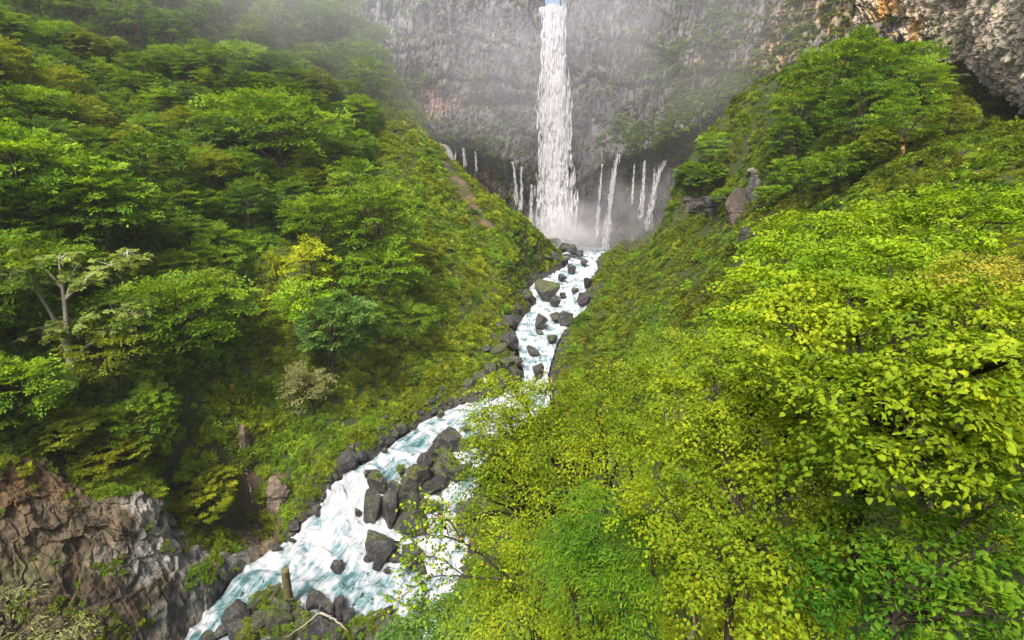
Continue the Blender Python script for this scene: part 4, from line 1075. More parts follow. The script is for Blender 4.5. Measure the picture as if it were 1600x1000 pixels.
SF = [(968,242,946,392,.55,150,'strongest of the thin falls right of the main waterfall'),
 (941,258,933,372,.32,60,'faint thread of water between the main waterfall and the strongest thin fall'),
 (991,256,987,320,.22,30,'short faint thread just right of the strongest thin fall'),
 (1007,252,1001,345,.42,70,'thin misty fall in the middle of the right-hand row'),
 (1041,252,1010,362,.55,120,'curving thin fall at the right end of the row'),
 (1022,262,1019,330,.18,25,'faintest thread beside the curving fall at the right end'),
 (957,264,953,330,.2,30,'short pale thread close left of the strongest thin fall'),
 (800,254,807,322,.28,50,'left one of the pair of thin falls left of the main waterfall'),
 (815,262,814,330,.30,55,'right one of the pair of thin falls left of the main waterfall'),
 (689,226,706,252,.6,55,'small white fall showing just above the left ridge'),
 (722,232,727,262,.28,25,'thin thread right of the small fall above the left ridge'),
 (742,238,745,268,.2,16,'faint thread on the ledge between the ridge fall and the pair'),
 (831,290,829,350,.32,45,'thin fall splashing at the left foot of the main waterfall')]
for i, (a, b, c, d, w, n, lb) in enumerate(SF): side_fall(a, b, c, d, w * 1.3, int(n * 1.5), lb, 20 + i)

# ------------------------------------------------------------------ boulders
def boulder_mesh(name, seed, mat, sub=4, cuts=16, flat=0.8):
    rng = np.random.default_rng(seed)
    import bmesh
    bm = bmesh.new(); bmesh.ops.create_icosphere(bm, subdivisions=sub, radius=1.0)
    V = np.array([v.co[:] for v in bm.verts]); F = np.array([[v.index for v in f.verts] for f in bm.faces]); bm.free()
    V = V * np.array([1, rng.uniform(.7, 1), rng.uniform(.6, .85)])
    for k in range(cuts):
        n = norm(rng.normal(0, 1, 3)); n[2] *= .8; n = norm(n); d = rng.uniform(.32, .66)
        e = V @ n - d; V = V - np.maximum(e, 0)[:, None] * n * .93
    V = V + norm(V) * (fbm(V * 1.6 + seed, 4, seed) * .15)[:, None] + norm(V) * (fbm(V * 6 + seed, 3, seed) * .035)[:, None]
    return mesh_np(name, V, F, mat, False)
BM_D = [boulder_mesh('boulder', 500 + k, M_BOULDER) for k in range(7)]
BM_M = [boulder_mesh('boulder', 520 + k, M_MOSSROCK) for k in range(5)]
rpx, rpy, _rd = proj(rs)
def river_z(a, b):
    return rs[np.argmin((rpx - a) ** 2 + (rpy - b) ** 2), 2]
ORD = ['first', 'second', 'third', 'fourth', 'fifth', 'sixth', 'seventh', 'eighth', 'ninth', 'tenth', 'eleventh', 'twelfth', 'thirteenth', 'fourteenth', 'fifteenth', 'sixteenth', 'seventeenth', 'eighteenth', 'nineteenth', 'twentieth']
def put_boulder(a, b, rp, moss, label, group, sq=1.0, lift=0.25, ground=False):
    if ground: p = hit(a, b + rp * .4, 30)
    else: p = atz(a, b + rp * .25, river_z(a, b) + 0.1)
    d = proj(p)[2]; r = rp * d / 800 * 1.45
    me = br.choice(BM_M if moss else BM_D)
    o = link('boulder', me, loc=(p[0], p[1], p[2] + r * lift), label=label, cat='boulder', group=group)
    o.rotation_euler = (br.uniform(-.3, .3), br.uniform(-.3, .3), br.uniform(0, 6.28)); o.scale = (r * br.uniform(.8, 1.35), r * br.uniform(.75, 1.15), r * sq * br.uniform(.75, 1.15)); return o
br = random.Random(3)
def boulder_set(lst, where, group, axis=1, ground=False, lift=.25):
    """labels count them off in the order one meets them (axis 1: from the top down, axis 0: from the left)"""
    if 'lower river' in where: lst = [(q[0] + br.uniform(-9, 9), q[1] + br.uniform(-7, 7), q[2] * br.choice((.45, .6, .8, 1.0, 1.35)), q[3]) for q in lst]
    rows = sorted(lst, key=lambda q: q[axis]); nd = {0: 0, 1: 0}; tot = {k: sum(1 for q in lst if q[3] == k) for k in (0, 1)}
    for q in rows:
        k = q[3]; i = nd[k]; nd[k] += 1
        look = 'mossy boulder' if k else 'dark bare boulder'
        pos = '' if tot[k] == 1 else (', %s %s' % (ORD[i], 'from the top' if axis else 'from the left') if i < len(ORD) else ', last of them' )
        put_boulder(q[0], q[1], q[2], k, '%s %s%s' % (look, where, pos), group, q[4] if len(q) > 4 else 1.0, lift, ground)
boulder_set([(852,364,11,0),(862,372,9,0),(874,380,12,0),(888,386,9,0),(866,386,11,0),(880,396,11,0),(895,398,10,0),(905,402,8,0),(858,398,10,0),(846,384,10,0),(850,410,10,1),(866,408,10,0),(838,398,9,1),(884,410,7,0),(836,418,9,1),(850,426,8,0)],
    'piled on the left bank below the waterfall', 'boulders piled below the waterfall', 0, lift=.7)
boulder_set([(893,423,8,0),(912,412,8,0),(876,436,7,0),(852,462,16,1,1.3),(864,474,9,0),(912,470,11,0,1.2),(918,446,10,1),(845,507,13,0),(868,499,10,0),(883,502,15,0),(861,533,11,0,.7),(834,553,10,0,.7),(843,583,13,1),(842,520,5,0),(897,455,6,0),(880,462,6,0),(918,496,8,1)],
    'standing in the upper rapids', 'boulders in the upper rapids', 1, lift=.45)
boulder_set([(825,432,11,1),(812,452,11,1),(822,474,13,1),(806,492,12,0),(796,512,13,0),(778,522,14,0),(800,545,16,0),(782,556,12,1),(766,575,12,1),(792,578,14,1),(770,594,17,1),(808,572,11,1),(806,592,12,1),(786,606,12,0),(752,600,12,1),(744,580,10,1),(760,552,10,1),(735,612,12,1),(770,536,9,0),(752,524,10,0),(790,494,9,1),(798,476,9,1),(806,440,8,1)],
    'on the left bank of the upper rapids', 'boulders on the left bank of the rapids', 1, lift=.75)
boulder_set([(704,692,20,0),(682,706,13,0),(722,700,12,1),(690,722,17,1),(664,724,17,0),(650,746,18,0),(716,744,19,1),(628,738,10,1),(633,757,12,1),(664,768,18,1),(690,758,15,0),(592,758,17,1,1.5),(582,788,13,0,1.6),(622,778,16,1,1.5),(640,796,16,1,1.2),(600,782,9,0,1.4),(668,795,15,0),(727,672,8,0),(575,742,8,0),(745,772,10,0)],
    'on the rocky island dividing the cascade', 'boulders of the island in the cascade', 1, lift=.45)
boulder_set([(594,850,24,0),(617,872,13,0),(528,884,17,0),(640,862,14,1),(654,888,11,0),(606,892,8,0),(575,872,8,0),(560,800,7,0)],
    'in the pool below the white cascade', 'boulders in the lower pool', 0)
boulder_set([(378,962,23,0),(405,945,16,1),(428,938,19,1),(446,962,22,1),(408,978,24,1),(470,968,17,0),(494,942,18,0),(512,960,17,0),(532,946,15,0),(478,986,20,1),(505,988,22,1),(545,968,14,0),(560,990,20,1),(606,962,15,0),(590,984,22,1),(630,1000,24,1),(352,984,12,0),(332,1000,11,0),(440,996,22,1),(388,1000,18,1),(530,1004,20,1)],
    'on the islet with the broken trunk', 'boulders of the islet in the river', 0, lift=.45)
boulder_set([(690,642,9,1),(668,652,11,0),(650,662,9,1),(632,676,12,1),(614,690,10,0),(598,698,9,1),(584,706,11,1),(566,716,12,0),(548,726,13,0),(530,740,12,1),(516,758,13,0),(502,780,12,0),(488,802,13,1),(470,822,14,0),(450,842,12,0),(430,854,11,0),(408,866,12,1),(620,672,10,1),(590,690,8,0),(556,706,10,1),(500,760,9,1),(476,800,10,0)],
    'along the left bank of the lower river', 'boulders along the left bank of the lower river', 0, lift=.25)
boulder_set([(748,800,26,0,1.3),(765,772,20,1),(720,830,14,1)], 'at the foot of the right bank', 'boulders at the right bank', 1, lift=.3)
def ledge_rock(a, b, rp, tall, seed, label, dz=.35):
    p = atz(a, b + rp * .3, river_z(a, b)); d = proj(p)[2]; r = rp * d / 800
    o_ = link('ledge_rock', boulder_mesh('ledge_rock', 700 + seed, M_MOSSROCK if seed % 3 else M_BOULDER, 5, 22), loc=(p[0], p[1], p[2] + r * dz * tall), label=label, cat='rock', group='ledge rocks splitting the cascade')
    o_.rotation_euler = (.15 * math.sin(seed), .15 * math.cos(seed), seed * 1.3); o_.scale = (r * 1.35, r * 1.15, r * 1.5 * tall)
for i_, (a_, b_, r_, t_, l_) in enumerate([(655,752,38,.9,'large mossy rock mass in the middle of the cascade island'),(696,728,34,.9,'large mossy rock at the upper right of the cascade island'),(612,790,30,1.3,'tall mossy rock pillar between the white cascade and the middle chute'),
    (582,795,20,1.9,'narrow dark rock pillar at the right edge of the white cascade'),(648,808,32,1.0,'broad rock at the lower end of the cascade island'),(604,858,30,.9,'big dark rock below the narrow pillar'),(640,868,26,.9,'big dark rock half behind the leaning branch'),
    (440,975,40,.8,'broad mossy rock at the core of the islet'),(505,978,36,.8,'dark jagged rock on the right half of the islet'),(600,990,40,.7,'mossy rock at the water edge bottom centre'),(735,815,34,1.3,'tall rock wall at the foot of the right bank'),
    (372,978,26,.8,'dark smooth rock at the left tip of the islet')]): ledge_rock(a_, b_, r_, t_, i_ + 1, l_)
# rubble on the two banks
def bank_rubble():
    rng = np.random.default_rng(44); k = 0; Q = []
    for side, B in ((0, Lp), (1, Rp)):
        for i in range(40, NU - 40, 9):
            p = B[i] + (B[i] - RIV[i, NV // 2]) / wid[i] * rng.uniform(.0, 3.2) * 2
            r = rng.uniform(.35, 1.1); z = gheight(p[0], p[1]); Q.append((p[0], p[1], z + .1, r))
    Q = np.array(Q); n = len(Q); rep = 12
    P = np.repeat(Q[:, :3], rep, 0); P[:, :2] += rng.normal(0, 1.5, (n * rep, 2)); P[:, 2] = gheight(P[:, 0], P[:, 1]) + .05
    P = P[river_info(P[:, :2])[0] < 6]
    s_ = (.2 + 1.1 * rng.uniform(0, 1, (len(P), 1)) ** 2.5) * np.ones((1, 3))
    cover('rubble', 'small dark stones and rubble along the river banks', P, np.zeros((len(P), 2)), s_, np.full((len(P), 3), .1), 45, [proto_obj(m) for m in (BM_D[:4] + BM_M[:2])], 'rubble')
bank_rubble()

# ------------------------------------------------------------------ broken trunk and driftwood on the islet
def broken_trunk():
    p = atz(452, 942, river_z(452, 942) + .6); d = proj(p)[2]; H = 66 * d / 800 * 1.06; r = 6.2 * d / 800 
    n = 24; a = np.linspace(0, 2 * math.pi, n, endpoint=False); rows = 16; V = []
    for i in range(rows):
        h = i / (rows - 1); rr_ = r * (1.25 - .35 * h ** .5)
        q = np.stack([np.cos(a), np.sin(a), 0 * a], -1)
        w = 1 + .10 * fbm(np.stack([np.cos(a) * 1.5, np.sin(a) * 1.5, h * 3 + 0 * a], -1), 3, 5)
        z = H * h + (0.35 * np.cos(a - .6) * r + .2 * r * fbm(np.stack([np.cos(a) * 3, np.sin(a) * 3, 0 * a], -1), 2, 6)) * (h > .95)
        V.append(np.stack([q[:, 0] * rr_ * w + .06 * h * H * .5, q[:, 1] * rr_ * w, z], -1))
    V = np.concatenate(V + [np.array([[.03 * H, 0, H * .985]])]); i = np.arange(rows - 1)[:, None] * n; j = np.arange(n)[None]; j2 = (j + 1) % n
    F = np.stack([i + j, i + j2, i + n + j2, i + n + j], -1).reshape(-1, 4)
    c = (rows - 1) * n; T = np.array([(c + k, c + (k + 1) % n, rows * n) for k in range(n)])
    link('tree_stump', mesh_np('tree_stump', V, [F, T], M_LOG, True), loc=(p[0], p[1], p[2] - .4), label='upright broken tree trunk with mossy yellow top on the river islet', cat='tree trunk')
broken_trunk()
def driftwood(pts, r, label, seed):
    rg = np.random.default_rng(seed); P = np.array([at(a, b, t) for a, b, t in pts]); c = P[0].copy(); pl, s = polyline(P - c, 24)
    pl[1:-1] += rg.normal(0, r * .3, (22, 3)); V, F = tubes([(pl, np.linspace(r, r * .35, 24))], 8)
    link('fallen_branch', mesh_np('fallen_branch', V, F, M_PALE, True), loc=tuple(c), label=label, cat='branch')
_d = float(proj(atz(500, 960, -67.5))[2])
driftwood([(500, 958, _d - 4.6), (520, 966, _d - 5.0), (542, 984, _d - 6.0)], .20, 'bare fallen branch lying across the islet rocks, right one of two', 1)
driftwood([(499, 957, _d - 4.6), (478, 975, _d - 5.2), (448, 995, _d - 6.2)], .12, 'thin pale fallen branch on the islet rocks, left one of two', 2)

# ------------------------------------------------------------------ outcrop below the knoll, and the two marks on the slope above
def outcrop(px_, py_, t, rx, rz, seed, base, label, ry=None):
    p = at(px_, py_, t); import bmesh
    bm = bmesh.new(); bmesh.ops.create_icosphere(bm, subdivisions=6, radius=1.0)
    V = np.array([v.co[:] for v in bm.verts]); F = np.array([[v.index for v in f.verts] for f in bm.faces]); bm.free()
    rg = np.random.default_rng(seed)
    V = V * (1 + .55 * fbm(V * 1.3 + seed, 3, seed))[:, None]
    for k in range(26):
        n = norm(rg.normal(0, 1, 3) * np.array([1, 1, .3])); e = V @ n - rg.uniform(.35, .8); V = V - np.maximum(e, 0)[:, None] * n * .95
    step = V[:, 2] * 5 + .8 * fbm(V * 2, 2, seed + 3); V[:, :2] *= (1 + .10 * (hashv(np.floor(step).astype(np.int64), np.zeros(len(V), int), np.zeros(len(V), int), seed) - .5) * 2)[:, None]
    W = V * np.array([rx, ry or rx, rz]) + p
    W = W + norm(V) * (fbm(W / 2.2, 5, seed) * .7)[:, None]
    col = blobs(W, base, [])
    link('rock_outcrop', mesh_np('rock_outcrop', W - p, F, M_CLIFFN, False, {'col': col}), loc=tuple(p), label=label, cat='rock outcrop')
def gd(a, b, off): return float(proj(hit(a, b, 60))[2]) - off
outcrop(1092, 318, gd(1092, 322, -.6), 8.5, 5.2, 1, (.062, .056, .05), 'dark rock face under the green knoll, left of the brown blocky rock', ry=5)
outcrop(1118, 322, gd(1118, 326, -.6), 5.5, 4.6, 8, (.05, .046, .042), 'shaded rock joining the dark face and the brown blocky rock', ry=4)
outcrop(1150, 342, gd(1150, 348, -.6), 4.8, 6.6, 2, (.075, .06, .05), 'brown blocky rock standing under the green knoll', ry=4)
outcrop(1176, 310, gd(1176, 318, -.4), 3.2, 7.4, 3, (.085, .08, .08), 'narrow layered grey rock rising beside the brown blocky rock', ry=3)
outcrop(1178, 268, gd(1178, 272, .6), 2.8, 1.6, 4, (.15, .138, .128), 'flat-topped grey rock slab on the slope above the layered rock')
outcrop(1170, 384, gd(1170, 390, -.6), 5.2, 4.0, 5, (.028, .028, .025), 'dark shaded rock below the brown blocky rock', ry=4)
outcrop(432, 775, gd(432, 785, 1.0), 3.4, 5.0, 6, (.16, .125, .10), 'bare brown rock beside the little brook above the river', ry=2)
outcrop(380, 690, gd(380, 695, .6), 1.5, 3.2, 7, (.20, .15, .115), 'narrow tan rock in the ravine beside the brook', ry=1.2)
bk = [hit(a, b, 40) for a, b in ((368, 655), (374, 690), (384, 730), (392, 770), (398, 805), (404, 838))]
bk = [p * (1 - 1.6 / np.linalg.norm(p)) for p in bk]
water_column('brook', bk, [.05, .10, .08, .14, .12, .25], 34, 'little brook trickling down the ravine between brown rocks', .6, 60, .1, (.03, .08), (.5, 1.3), 'brook')
ck = [atz(a, b, river_z(a, b + 14) + dz_) for a, b, dz_ in ((757, 592, 3.2), (758, 600, 2.2), (762, 612, .2))]
water_column('side_cascade', ck, [.25, .35, .6], 60, 'tiny white cascade among the mossy boulders of the left bank', .6, 61, .2, (.08, .2), (.5, 1.4), 'waterfall')
p_ = hit(1508, 250, 30); d_ = proj(p_)[2]
o_ = link('boulder', BM_D[2], loc=(p_[0], p_[1], p_[2] + .7), label='lone grey boulder on the green slope below the overhanging cliff', cat='boulder'); o_.scale = (13 * d_ / 800 * 1.1, 11 * d_ / 800, 12 * d_ / 800)
p_ = hit(1407, 246, 30); d_ = proj(p_)[2]
V_, F_ = tubes([(bend(np.random.default_rng(2), (0, 0, -.5), (.05, 0, 17 * d_ / 800), 8, .03), np.array([.30, .34, .36, .33, .3, .28, .2, .06]) * d_ / 60)], 10)
M_ORANGE = mat_bark('orange_wood', (.30, .16, .07), (.55, .36, .22), 1.0)
link('broken_stump', mesh_np('broken_stump', V_, F_, M_ORANGE, True), loc=tuple(p_), label='pale orange broken stump standing in the scrub of the right slope', cat='stump')

# ------------------------------------------------------------------ near trees on the right
FN = {'wide': [fan(random.Random(k + 40), 4, 3, 4) for k in range(4)], 'fine': [fan(random.Random(k + 60), 6, 4, 5) for k in range(4)]}
def near_tree(name, lobes, base, leaf, lsize, L, colr, label, cat='tree', seed=1, dens=1.0, droop=.35, hang=.35, bark=None, fans='wide', r0=.10, twigs=.5, inner=.25, cols=None):
    """a tree whose crown is a union of leafy lobes; lobes are (pixel, pixel, depth, radius in photo pixels)"""
    rng = np.random.default_rng(seed); base = np.array(base, float); root = bpy.data.objects.new(name, None); COL.objects.link(root); root.location = base
    root['label'] = label; root['category'] = cat; root.empty_display_size = .3
    C = np.array([at(a, b, t) for a, b, t, r in lobes]) - base; Rr = np.array([r * t / 800 for a, b, t, r in lobes])
    P, H = [], []
    for c, r in zip(C, Rr):
        n = int(dens * 15 * (r / L) ** 2) + 6
        d = norm(rng.normal(0, 1, (n, 3))); d[:, 2] = np.where(d[:, 2] < -.5, -d[:, 2], d[:, 2])
        q = c + d * (rng.uniform(inner, 1, n) ** .6)[:, None] * r * np.array([1.2, 1.2, .58]) * rng.choice([.8, 1, 1.3], n, p=[.3, .5, .2])[:, None]
        P.append(q); H.append(d * np.array([1, 1, .35]) + rng.normal(0, .35, (n, 3)) * np.array([1, 1, .4]) + np.array([0, 0, .08]))
    P = np.concatenate(P); H = norm(np.concatenate(H)); Ls = L * rng.uniform(.65, 1.25, len(P)); P0 = P - H * Ls[:, None] * .5
    bt = np.clip(.45 + .8 * fbm(P0 * .9 + seed, 2, seed) + rng.normal(0, .22, len(P)), 0, 1)
    V, F, T = spray_batch(rng, P0, H, Ls, FN[fans], leaf, lsize, droop, .32, bt, hang)
    c = link('crown', mesh_np(name + '_crown', V, F, M_LEAF, False, {'tint': T}), root); c.color = (*[float(v) for v in colr], 1)
    segs = []; cen = C.mean(0); fork = cen * .45; fork[2] = cen[2] - abs(cen[2]) * .25 - .2 * Rr.mean(); fork[:2] = cen[:2] * .45
    segs.append((bend(rng, (0, 0, -.3), fork, 9, .06), np.linspace(r0, r0 * .7, 9)))
    for cc, r in zip(C, Rr):
        lim = bend(rng, fork, cc, 10, .12); segs.append((lim, np.linspace(r0 * .55, r0 * .16, 10)))
        near = np.argsort(((P0 - cc) ** 2).sum(1))[:int(24 * twigs) + 2]
        for j in near:
            s0 = lim[rng.integers(4, 10)]; segs.append((bend(rng, s0, P0[j], 6, .10), np.linspace(r0 * .13, r0 * .03, 6)))
    for j in rng.choice(len(P0), int(len(P0) * min(1, twigs)), replace=False):
        segs.append((np.stack([P0[j] + H[j] * Ls[j] * u + np.array([0, 0, -droop * u * u * Ls[j]]) for u in (0, .35, .7, 1)]), np.linspace(r0 * .05, r0 * .015, 4)))
    V, F = tubes(segs, 5); link('trunk', mesh_np(name + '_trunk', V, F, bark or M_BARK, True), root)
    return root
def gp(x, y, dz=0): return (x, y, float(gheight(x, y)) + dz)
near_tree('linden_tree', [(1235,500,7.4,75),(1330,470,7.0,75),(1430,500,6.4,90),(1530,480,6.0,90),(1300,590,6.6,90),(1400,620,5.8,100),(1500,600,5.2,100),(1590,560,5.0,80),(1450,720,5.4,80),(1550,700,5.0,80),(1340,700,6.2,70)],
    (4.6, 5.6, -5.6), LEAF_H, .062, .48, G_LIME * .55 + G_YEL * .43, 'lime-green tree with the largest leaves, near right of the picture', seed=1, dens=1.35, fans='fine', r0=.09)
near_tree('katsura_tree', [(1110,620,9.5,85),(1190,660,8.6,85),(1050,700,9.6,80),(1130,740,8.6,85),(1230,760,7.6,80),(1040,800,9,70),(1130,840,7.8,80),(1230,870,7,80),(1170,940,7,75),(1270,950,6.6,60),(1080,900,8.2,60),(1120,560,10.5,60),(1190,590,9.5,65),(1250,640,8.4,65),(1280,720,7.4,60)],
    (3.2, 5.6, -7.6), LEAF_H, .055, .46, G_YEL * .52 + G_LIME * .4, 'yellow-green tree with small round leaves, between the lime tree and the willow-leaved one', seed=2, dens=1.35, fans='fine', r0=.08)
near_tree('birch_tree', [(800,640,15,55),(860,620,15.5,55),(930,630,15.5,60),(1000,600,16.5,55),(780,700,14.5,55),(850,690,14.5,65),(930,700,14.5,65),(1000,680,14.5,60),(810,760,14,55),(890,770,13.5,60),(760,730,14.4,36),(775,665,14.6,42),(748,700,14.5,30),(745,765,14.2,30),(735,815,13.6,32),(800,600,16,30)],
    gp(4.5, 13.5), LEAF_D, .095, .75, G_YEL * .5 + G_LIME * .38, 'yellow-green tree with dark bare limbs overhanging the river, centre right', seed=3, dens=1.7, fans='fine', r0=.14, twigs=.7)
near_tree('willow_leaved_tree', [(930,800,10.5,50),(890,850,10.4,50),(960,850,9.8,65),(1020,880,9.2,65),(920,900,9.8,60),(980,940,9.2,65),(1030,830,10,45)],
    gp(2.4, 8.0), LEAF_L, .095, .5, np.array((.115, .22, .010)), 'fresh green tree with narrow willow-like leaves, bottom centre right', seed=4, dens=1.5, fans='fine', r0=.07)
near_tree('olive_tree_crown', [(820,840,13,55),(790,900,12.6,50),(850,900,12,60),(760,950,12.5,50),(830,970,11.6,65),(900,980,10.8,60),(960,1000,10,50)],
    gp(1.0, 10.5), LEAF_D, .075, .6, G_MID * .5 + G_YEL * .6, 'olive-yellow small-leaved tree at the bottom, left of the willow-leaved tree', seed=5, dens=1.7, fans='fine', r0=.09)
near_tree('dogwood_bush', [(1330,880,6.6,75),(1400,830,6.2,75),(1480,870,5.8,85),(1560,860,5.6,80),(1360,960,6,80),(1460,960,5.4,85),(1560,960,5,85),(1560,780,6,60)],
    (3.9, 4.2, -6.2), LEAF_D, .085, .45, np.array((.075, .165, .006)), 'deep green leafy bush in the bottom right corner', cat='bush', seed=6, dens=1.3, r0=.06)
near_tree('hillside_tree', [(1230,390,19,55),(1300,420,16,60),(1370,400,17,65),(1440,410,15,60),(1260,450,14,55),(1190,440,17,50),(1160,500,16,50)],
    gp(10.5, 15.5), LEAF_D, .14, .8, G_LIME * .8 + G_YEL * .35, 'glowing lime-green tree just above the large-leaved tree', seed=7, dens=1.6, fans='fine', r0=.12, twigs=.3)
near_tree('hillside_tree', [(1330,350,27,50),(1400,340,27,55),(1470,330,26,55),(1540,320,24,55),(1590,350,20,50),(1500,380,20,55),(1240,350,30,40)],
    gp(20.0, 25.0), LEAF_D, .19, 1.1, G_LIME * .75 + G_YEL * .35, 'bright yellow-green tree row-like crown highest on the near right slope', seed=8, dens=1.4, fans='fine', r0=.14, twigs=.2)
near_tree('brown_bush', [(1530,420,13,50),(1590,440,11,50),(1560,480,10,55),(1480,450,12,45)],
    gp(11.5, 11.5), LEAF_D, .085, .6, G_BROWN * 1.1 + G_OLIVE * .6, 'brownish sparse bush at the right edge above the large-leaved tree', cat='bush', seed=9, dens=1.2, fans='fine', r0=.07)
near_tree('spindle_bush', [(1080,560,19,45),(1130,530,20,45),(1040,540,23,40),(1100,600,15,50),(1160,570,14,50),(1020,570,22,40)],
    gp(7.6, 17.5), LEAF_D, .12, .8, G_OLIVE * .7 + G_MID * .5, 'darker olive bush with pale twigs between the river tree and the lime-green slope', cat='bush', seed=10, dens=1.3, fans='fine', bark=M_PALE, r0=.07)
# the sparse limb that reaches out over the river
def reaching_branch():
    rng = np.random.default_rng(12); b = at(985, 770, 12.4)
    root = bpy.data.objects.new('leaning_tree', None); COL.objects.link(root); root.location = b; root['category'] = 'tree'
    root['label'] = 'thin sparse tree leaning out over the river with scattered orange leaves'
    px_ = lambda L_: [np.array(at(a, c, t)) - b for a, c, t in L_]
    P1 = px_([(985,770,12.4),(925,732,12.2),(985,935,12),(0,0,0)])[:1]
    limbs = [([(860,960,12.2),(820,925,12),(790,900,11.8),(755,868,11.6),(725,848,11.4),(690,836,11.2)], .05), ([(725,848,11.4),(700,815,11.3),(670,800,11.2),(640,790,11.1)], .022), ([(705,840,11.3),(676,836,11.2),(640,838,11.1)], .016),
             ([(700,836,11.3),(690,800,11.2),(680,780,11.2)], .014), ([(820,925,12),(790,905,11.8),(745,904,11.7),(715,892,11.6),(700,880,11.5)], .035), ([(745,904,11.7),(690,900,11.5),(650,915,11.4),(615,950,11.3)], .02), ([(700,880,11.5),(670,870,11.4),(640,895,11.3)], .013), ([(790,900,11.8),(770,870,11.7),(730,862,11.5)], .018), ([(690,900,11.5),(665,930,11.5),(660,960,11.5)], .012)]
    segs = []; A = []
    for pts, r in limbs:
        pl, s = polyline(px_(pts), 14); pl += rng.normal(0, .012, pl.shape); segs.append((pl, np.linspace(r, r * .3, 14))); A.append(pl[5:])
    A = np.concatenate(A); tips, dirs = [], []
    for q in A:
        px0, py0, _ = proj(q + b)
        for k in range(4 if px0 < 735 else 2):
            d = norm(rng.normal(0, 1, 3) + np.array([-.5, 0, .15])); L = rng.uniform(.18, .5); e = q + d * L
            segs.append((np.stack([q, q + d * L * .5 + np.array([0, 0, .02]), e]), np.array([.006, .004, .002]))); 
            for u in (.45, .7, 1.0, .95): tips.append(q + d * L * u); dirs.append(d + rng.normal(0, .6, 3) + np.array([0, 0, -.35]))
    V, F = tubes(segs, 5); link('trunk', mesh_np('leaning_trunk', V, F, M_BARK, True), root)
    tips = np.array(tips); dirs = np.array(dirs); n = len(tips); org = rng.uniform(0, 1, n) < .03
    for nm, m, c in (('crown', ~org, G_LIME * .9 + G_OLIVE * .3), ('orange_leaves', org, np.array((.62, .33, .02)))):
        V, F, T = leaves(tips[m], dirs[m], np.array([0, 0, 1.]) + rng.normal(0, .5, (m.sum(), 3)), rng.uniform(.05, .09, m.sum()), rng.uniform(0, 1, m.sum()), LEAF_H)
        o = link(nm, mesh_np(nm, V, F, M_LEAF, False, {'tint': T}), root); o.color = (*[float(v) for v in c], 1)
reaching_branch()
near_tree('shrub', [(700,965,34,38),(660,985,34,35),(735,940,35,35),(770,985,30,45),(620,1000,34,25),(725,1000,30,40)], gp(*at(700, 1010, 38)[:2]), LEAF_Q, .32, 1.6, np.array((.11, .20, .03)),
    'pale green shrub at the water edge, bottom centre', cat='shrub', seed=14, dens=1.5, fans='fine', r0=.08, twigs=.2)
near_tree('shrub', [(6,935,7.5,28),(40,990,7.3,26),(92,985,7.3,20),(120,975,7.3,12)], tuple(at(-60, 1120, 7.6)), LEAF_L, .075, .4, G_PALE * .75, 'pale-leaved shrub tip poking into the bottom left corner', cat='shrub', seed=15, dens=.9, r0=.03, fans='wide')

# the pale branching tree on the left slope
def pale_tree():
    rng = np.random.default_rng(31); t = 80.0; b = at(112, 585, t)
    root = bpy.data.objects.new('birch_tree', None); COL.objects.link(root); root.location = b; root['category'] = 'tree'; root['label'] = 'pale-barked forked tree with thin light foliage on the left slope'
    Q = lambda L_: np.array([at(a, c, t + dt) - b for a, c, dt in L_])
    limbs = [([(112,590,0),(108,560,0),(98,530,0),(90,505,0)], .65), ([(108,560,0),(106,530,-1),(103,500,-2),(100,470,-2),(95,430,-2),(92,405,-2)], .42), ([(112,572,0),(125,550,1),(150,532,1),(175,515,2),(200,500,2),(222,488,3)], .34),
             ([(98,530,0),(85,500,-1),(70,475,-2),(55,450,-3),(45,425,-3)], .34), ([(100,470,-2),(115,455,-2),(130,440,-2),(150,425,-3),(172,415,-3)], .26), ([(100,475,-2),(108,450,-2),(112,430,-2),(120,415,-2)], .2), ([(96,450,-2),(80,430,-2),(62,415,-2),(40,400,-3)], .2), ([(90,505,0),(72,510,-1),(55,522,-2)], .16), ([(172,415,-3),(185,400,-3),(205,392,-3)], .14)]
    segs = [(bend(rng, (0, 0, -2), (0, 0, .3), 4, .02), np.full(4, .6))]
    for pts, r in limbs:
        pl, s = polyline(Q(pts), 14); segs.append((pl, np.linspace(r, r * .35, 14)))
    lobes = [(60,410,-3,42),(25,400,-3,36),(20,435,-4,34),(90,400,-2,28),(45,440,-3,30),(80,515,-2,30),(110,505,-2,24),(165,480,0,28),(205,485,2,22),(185,510,1,22),(140,440,-2,22),(170,415,-3,26),(200,400,-3,18),(120,430,-2,16),(220,470,2,14)]
    P, H = [], []
    for a, c, dt, r in lobes:
        cc = at(a, c, t + dt) - b; rr_ = r * t / 800; n = int(8 + r * .55); d = norm(rng.normal(0, 1, (n, 3))); P.append(cc + d * rr_ * rng.uniform(.2, 1, (n, 1)) * np.array([1, 1, .35])); H.append(d * np.array([1, 1, .2]))
        for k in range(4):
            src = min((np.concatenate([s[0] for s in segs[1:10]])), key=lambda v: ((v - cc) ** 2).sum()); segs.append((bend(rng, src, P[-1][k], 5, .1), np.linspace(.12, .04, 5)))
    P = np.concatenate(P); H = np.concatenate(H); L = rng.uniform(.8, 1.6, len(P))
    V, F, T = spray_batch(rng, P, H, L, FANS_FAR, LEAF_Q, .30, .2, .3)
    V2, F2 = tubes(segs, 7); link('trunk', mesh_np('pale_trunk', V2, F2, M_PALE, True), root)
    o = link('crown', mesh_np('pale_crown', V, F, M_LEAF, False, {'tint': T}), root); o.color = (*[float(v) for v in G_PALE * .6 + G_MID * .7], 1)
pale_tree()

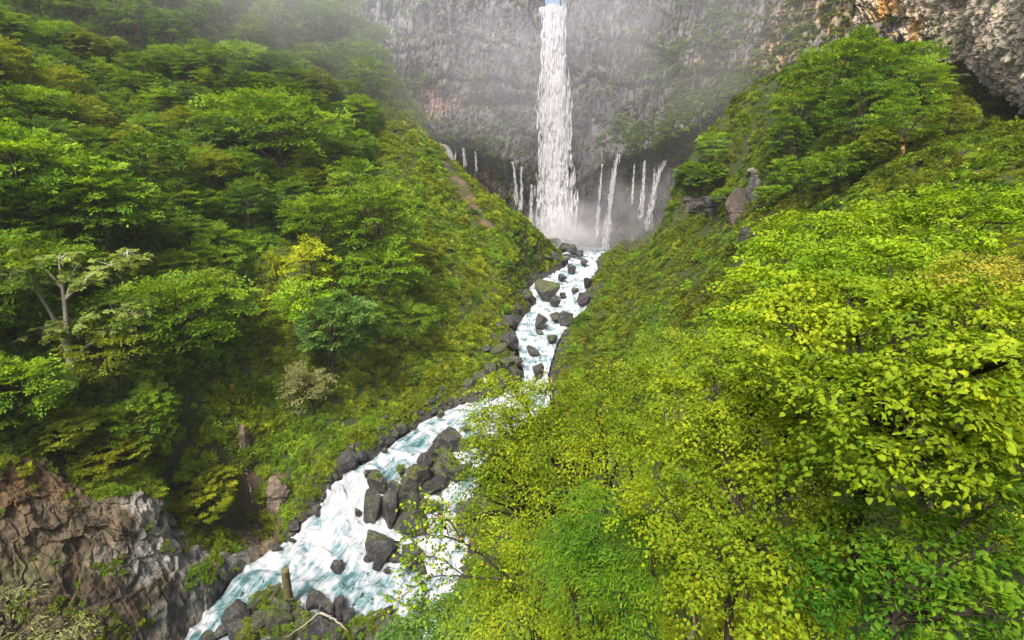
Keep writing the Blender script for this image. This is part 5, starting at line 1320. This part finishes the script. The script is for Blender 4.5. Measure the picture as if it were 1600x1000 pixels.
# plants growing over the mossy rocks of the islet
def islet_plants():
    rng = np.random.default_rng(90); Q = []
    for ob in bpy.data.objects:
        if ob.name.startswith('boulder') and ob.get('group') in ('boulders of the islet in the river', 'boulders of the island in the cascade') and 'mossy' in ob.get('label', ''):
            k = 34 if 'islet' in ob['group'] else 9
            for i in range(k):
                d = norm(rng.normal(0, 1, 3) * np.array([1, 1, .5]) + np.array([0, 0, .8])); Q.append(np.array(ob.location) + d * ob.scale.x * np.array([.62, .62, .5]))
    Q = np.array(Q); cover('islet_plants', 'green moss and small plants growing over the islet rocks', Q, np.zeros((len(Q), 2)), (.18 + .5 * rng.uniform(0, 1, (len(Q), 1)) ** 2) * np.ones((1, 3)), tones(G_MID, G_OLIVE, G_YEL * .6, fbm(Q / 2, 2, 1), fbm(Q / 1.2, 2, 2), rng), 91, TUFTS)
islet_plants()

#<VEG
# ------------------------------------------------------------------ haze
def box(name, lo, hi, mat, **k):
    c = [(x, y, z) for x in (lo[0], hi[0]) for y in (lo[1], hi[1]) for z in (lo[2], hi[2])]
    f = np.array([(0, 1, 3, 2), (4, 6, 7, 5), (0, 4, 5, 1), (2, 3, 7, 6), (0, 2, 6, 4), (1, 5, 7, 3)])
    return link(name, mesh_np(name, np.array(c, float), f, mat, False), **k)
HAZE = True
if HAZE:
    box('haze', (-460, -230, -90), (450, 740, 110), mat_volume('haze_air', 0.00012, (0.95, 0.95, 1.0)), kind='stuff')
def mist(name, c, r, dens, label, sc=.09):
    """spray hanging over the plunge pool: densest at its centre, ragged outwards"""
    import bmesh
    bm = bmesh.new(); bmesh.ops.create_icosphere(bm, subdivisions=3, radius=1.0); me = bpy.data.meshes.new(name); bm.to_mesh(me); bm.free()
    m, nt, N = new_mat(name); tc = N('ShaderNodeTexCoord').outputs['Object']
    ln = N('ShaderNodeVectorMath'); ln.operation = 'LENGTH'; nt.links.new(tc, ln.inputs[0])
    g = mth(nt, 'POWER', mth(nt, 'SUBTRACT', 1.0, ln.outputs['Value'], True), 1.4)
    nz = noise(nt, sc, 2, .5, geo_pos(nt)); g = mth(nt, 'MULTIPLY', g, mth(nt, 'MULTIPLY', mth(nt, 'SUBTRACT', nz, .28), 3.2, True))
    v = N('ShaderNodeVolumePrincipled'); v.inputs['Color'].default_value = (.95, .93, 1, 1); nt.links.new(mth(nt, 'MULTIPLY', g, dens), v.inputs['Density'])
    out(nt, v.outputs[0], True); me.materials.append(m)
    o = link(name, me, loc=tuple(c), kind='stuff', label=label, cat='mist'); o.scale = r; return o
mist('spray_mist', atY(885, 372, 216), (26, 13, 19), .20, 'white spray hanging at the foot of the waterfall')
mist('spray_mist', atY(985, 330, 214), (34, 14, 26), .035, 'thin mist in front of the row of small falls')
mist('mist_veil', np.array((15, 205, 38)), (125, 34, 58), .019, 'pale mist drifting in front of the high cliff', .03)
mist('mist_veil', np.array((-95, 190, 70)), (105, 62, 54), .016, 'pale mist over the top of the left forest', .02)
SC.cycles.volume_step_rate = 4.0
SC.cycles.volume_max_steps = 48
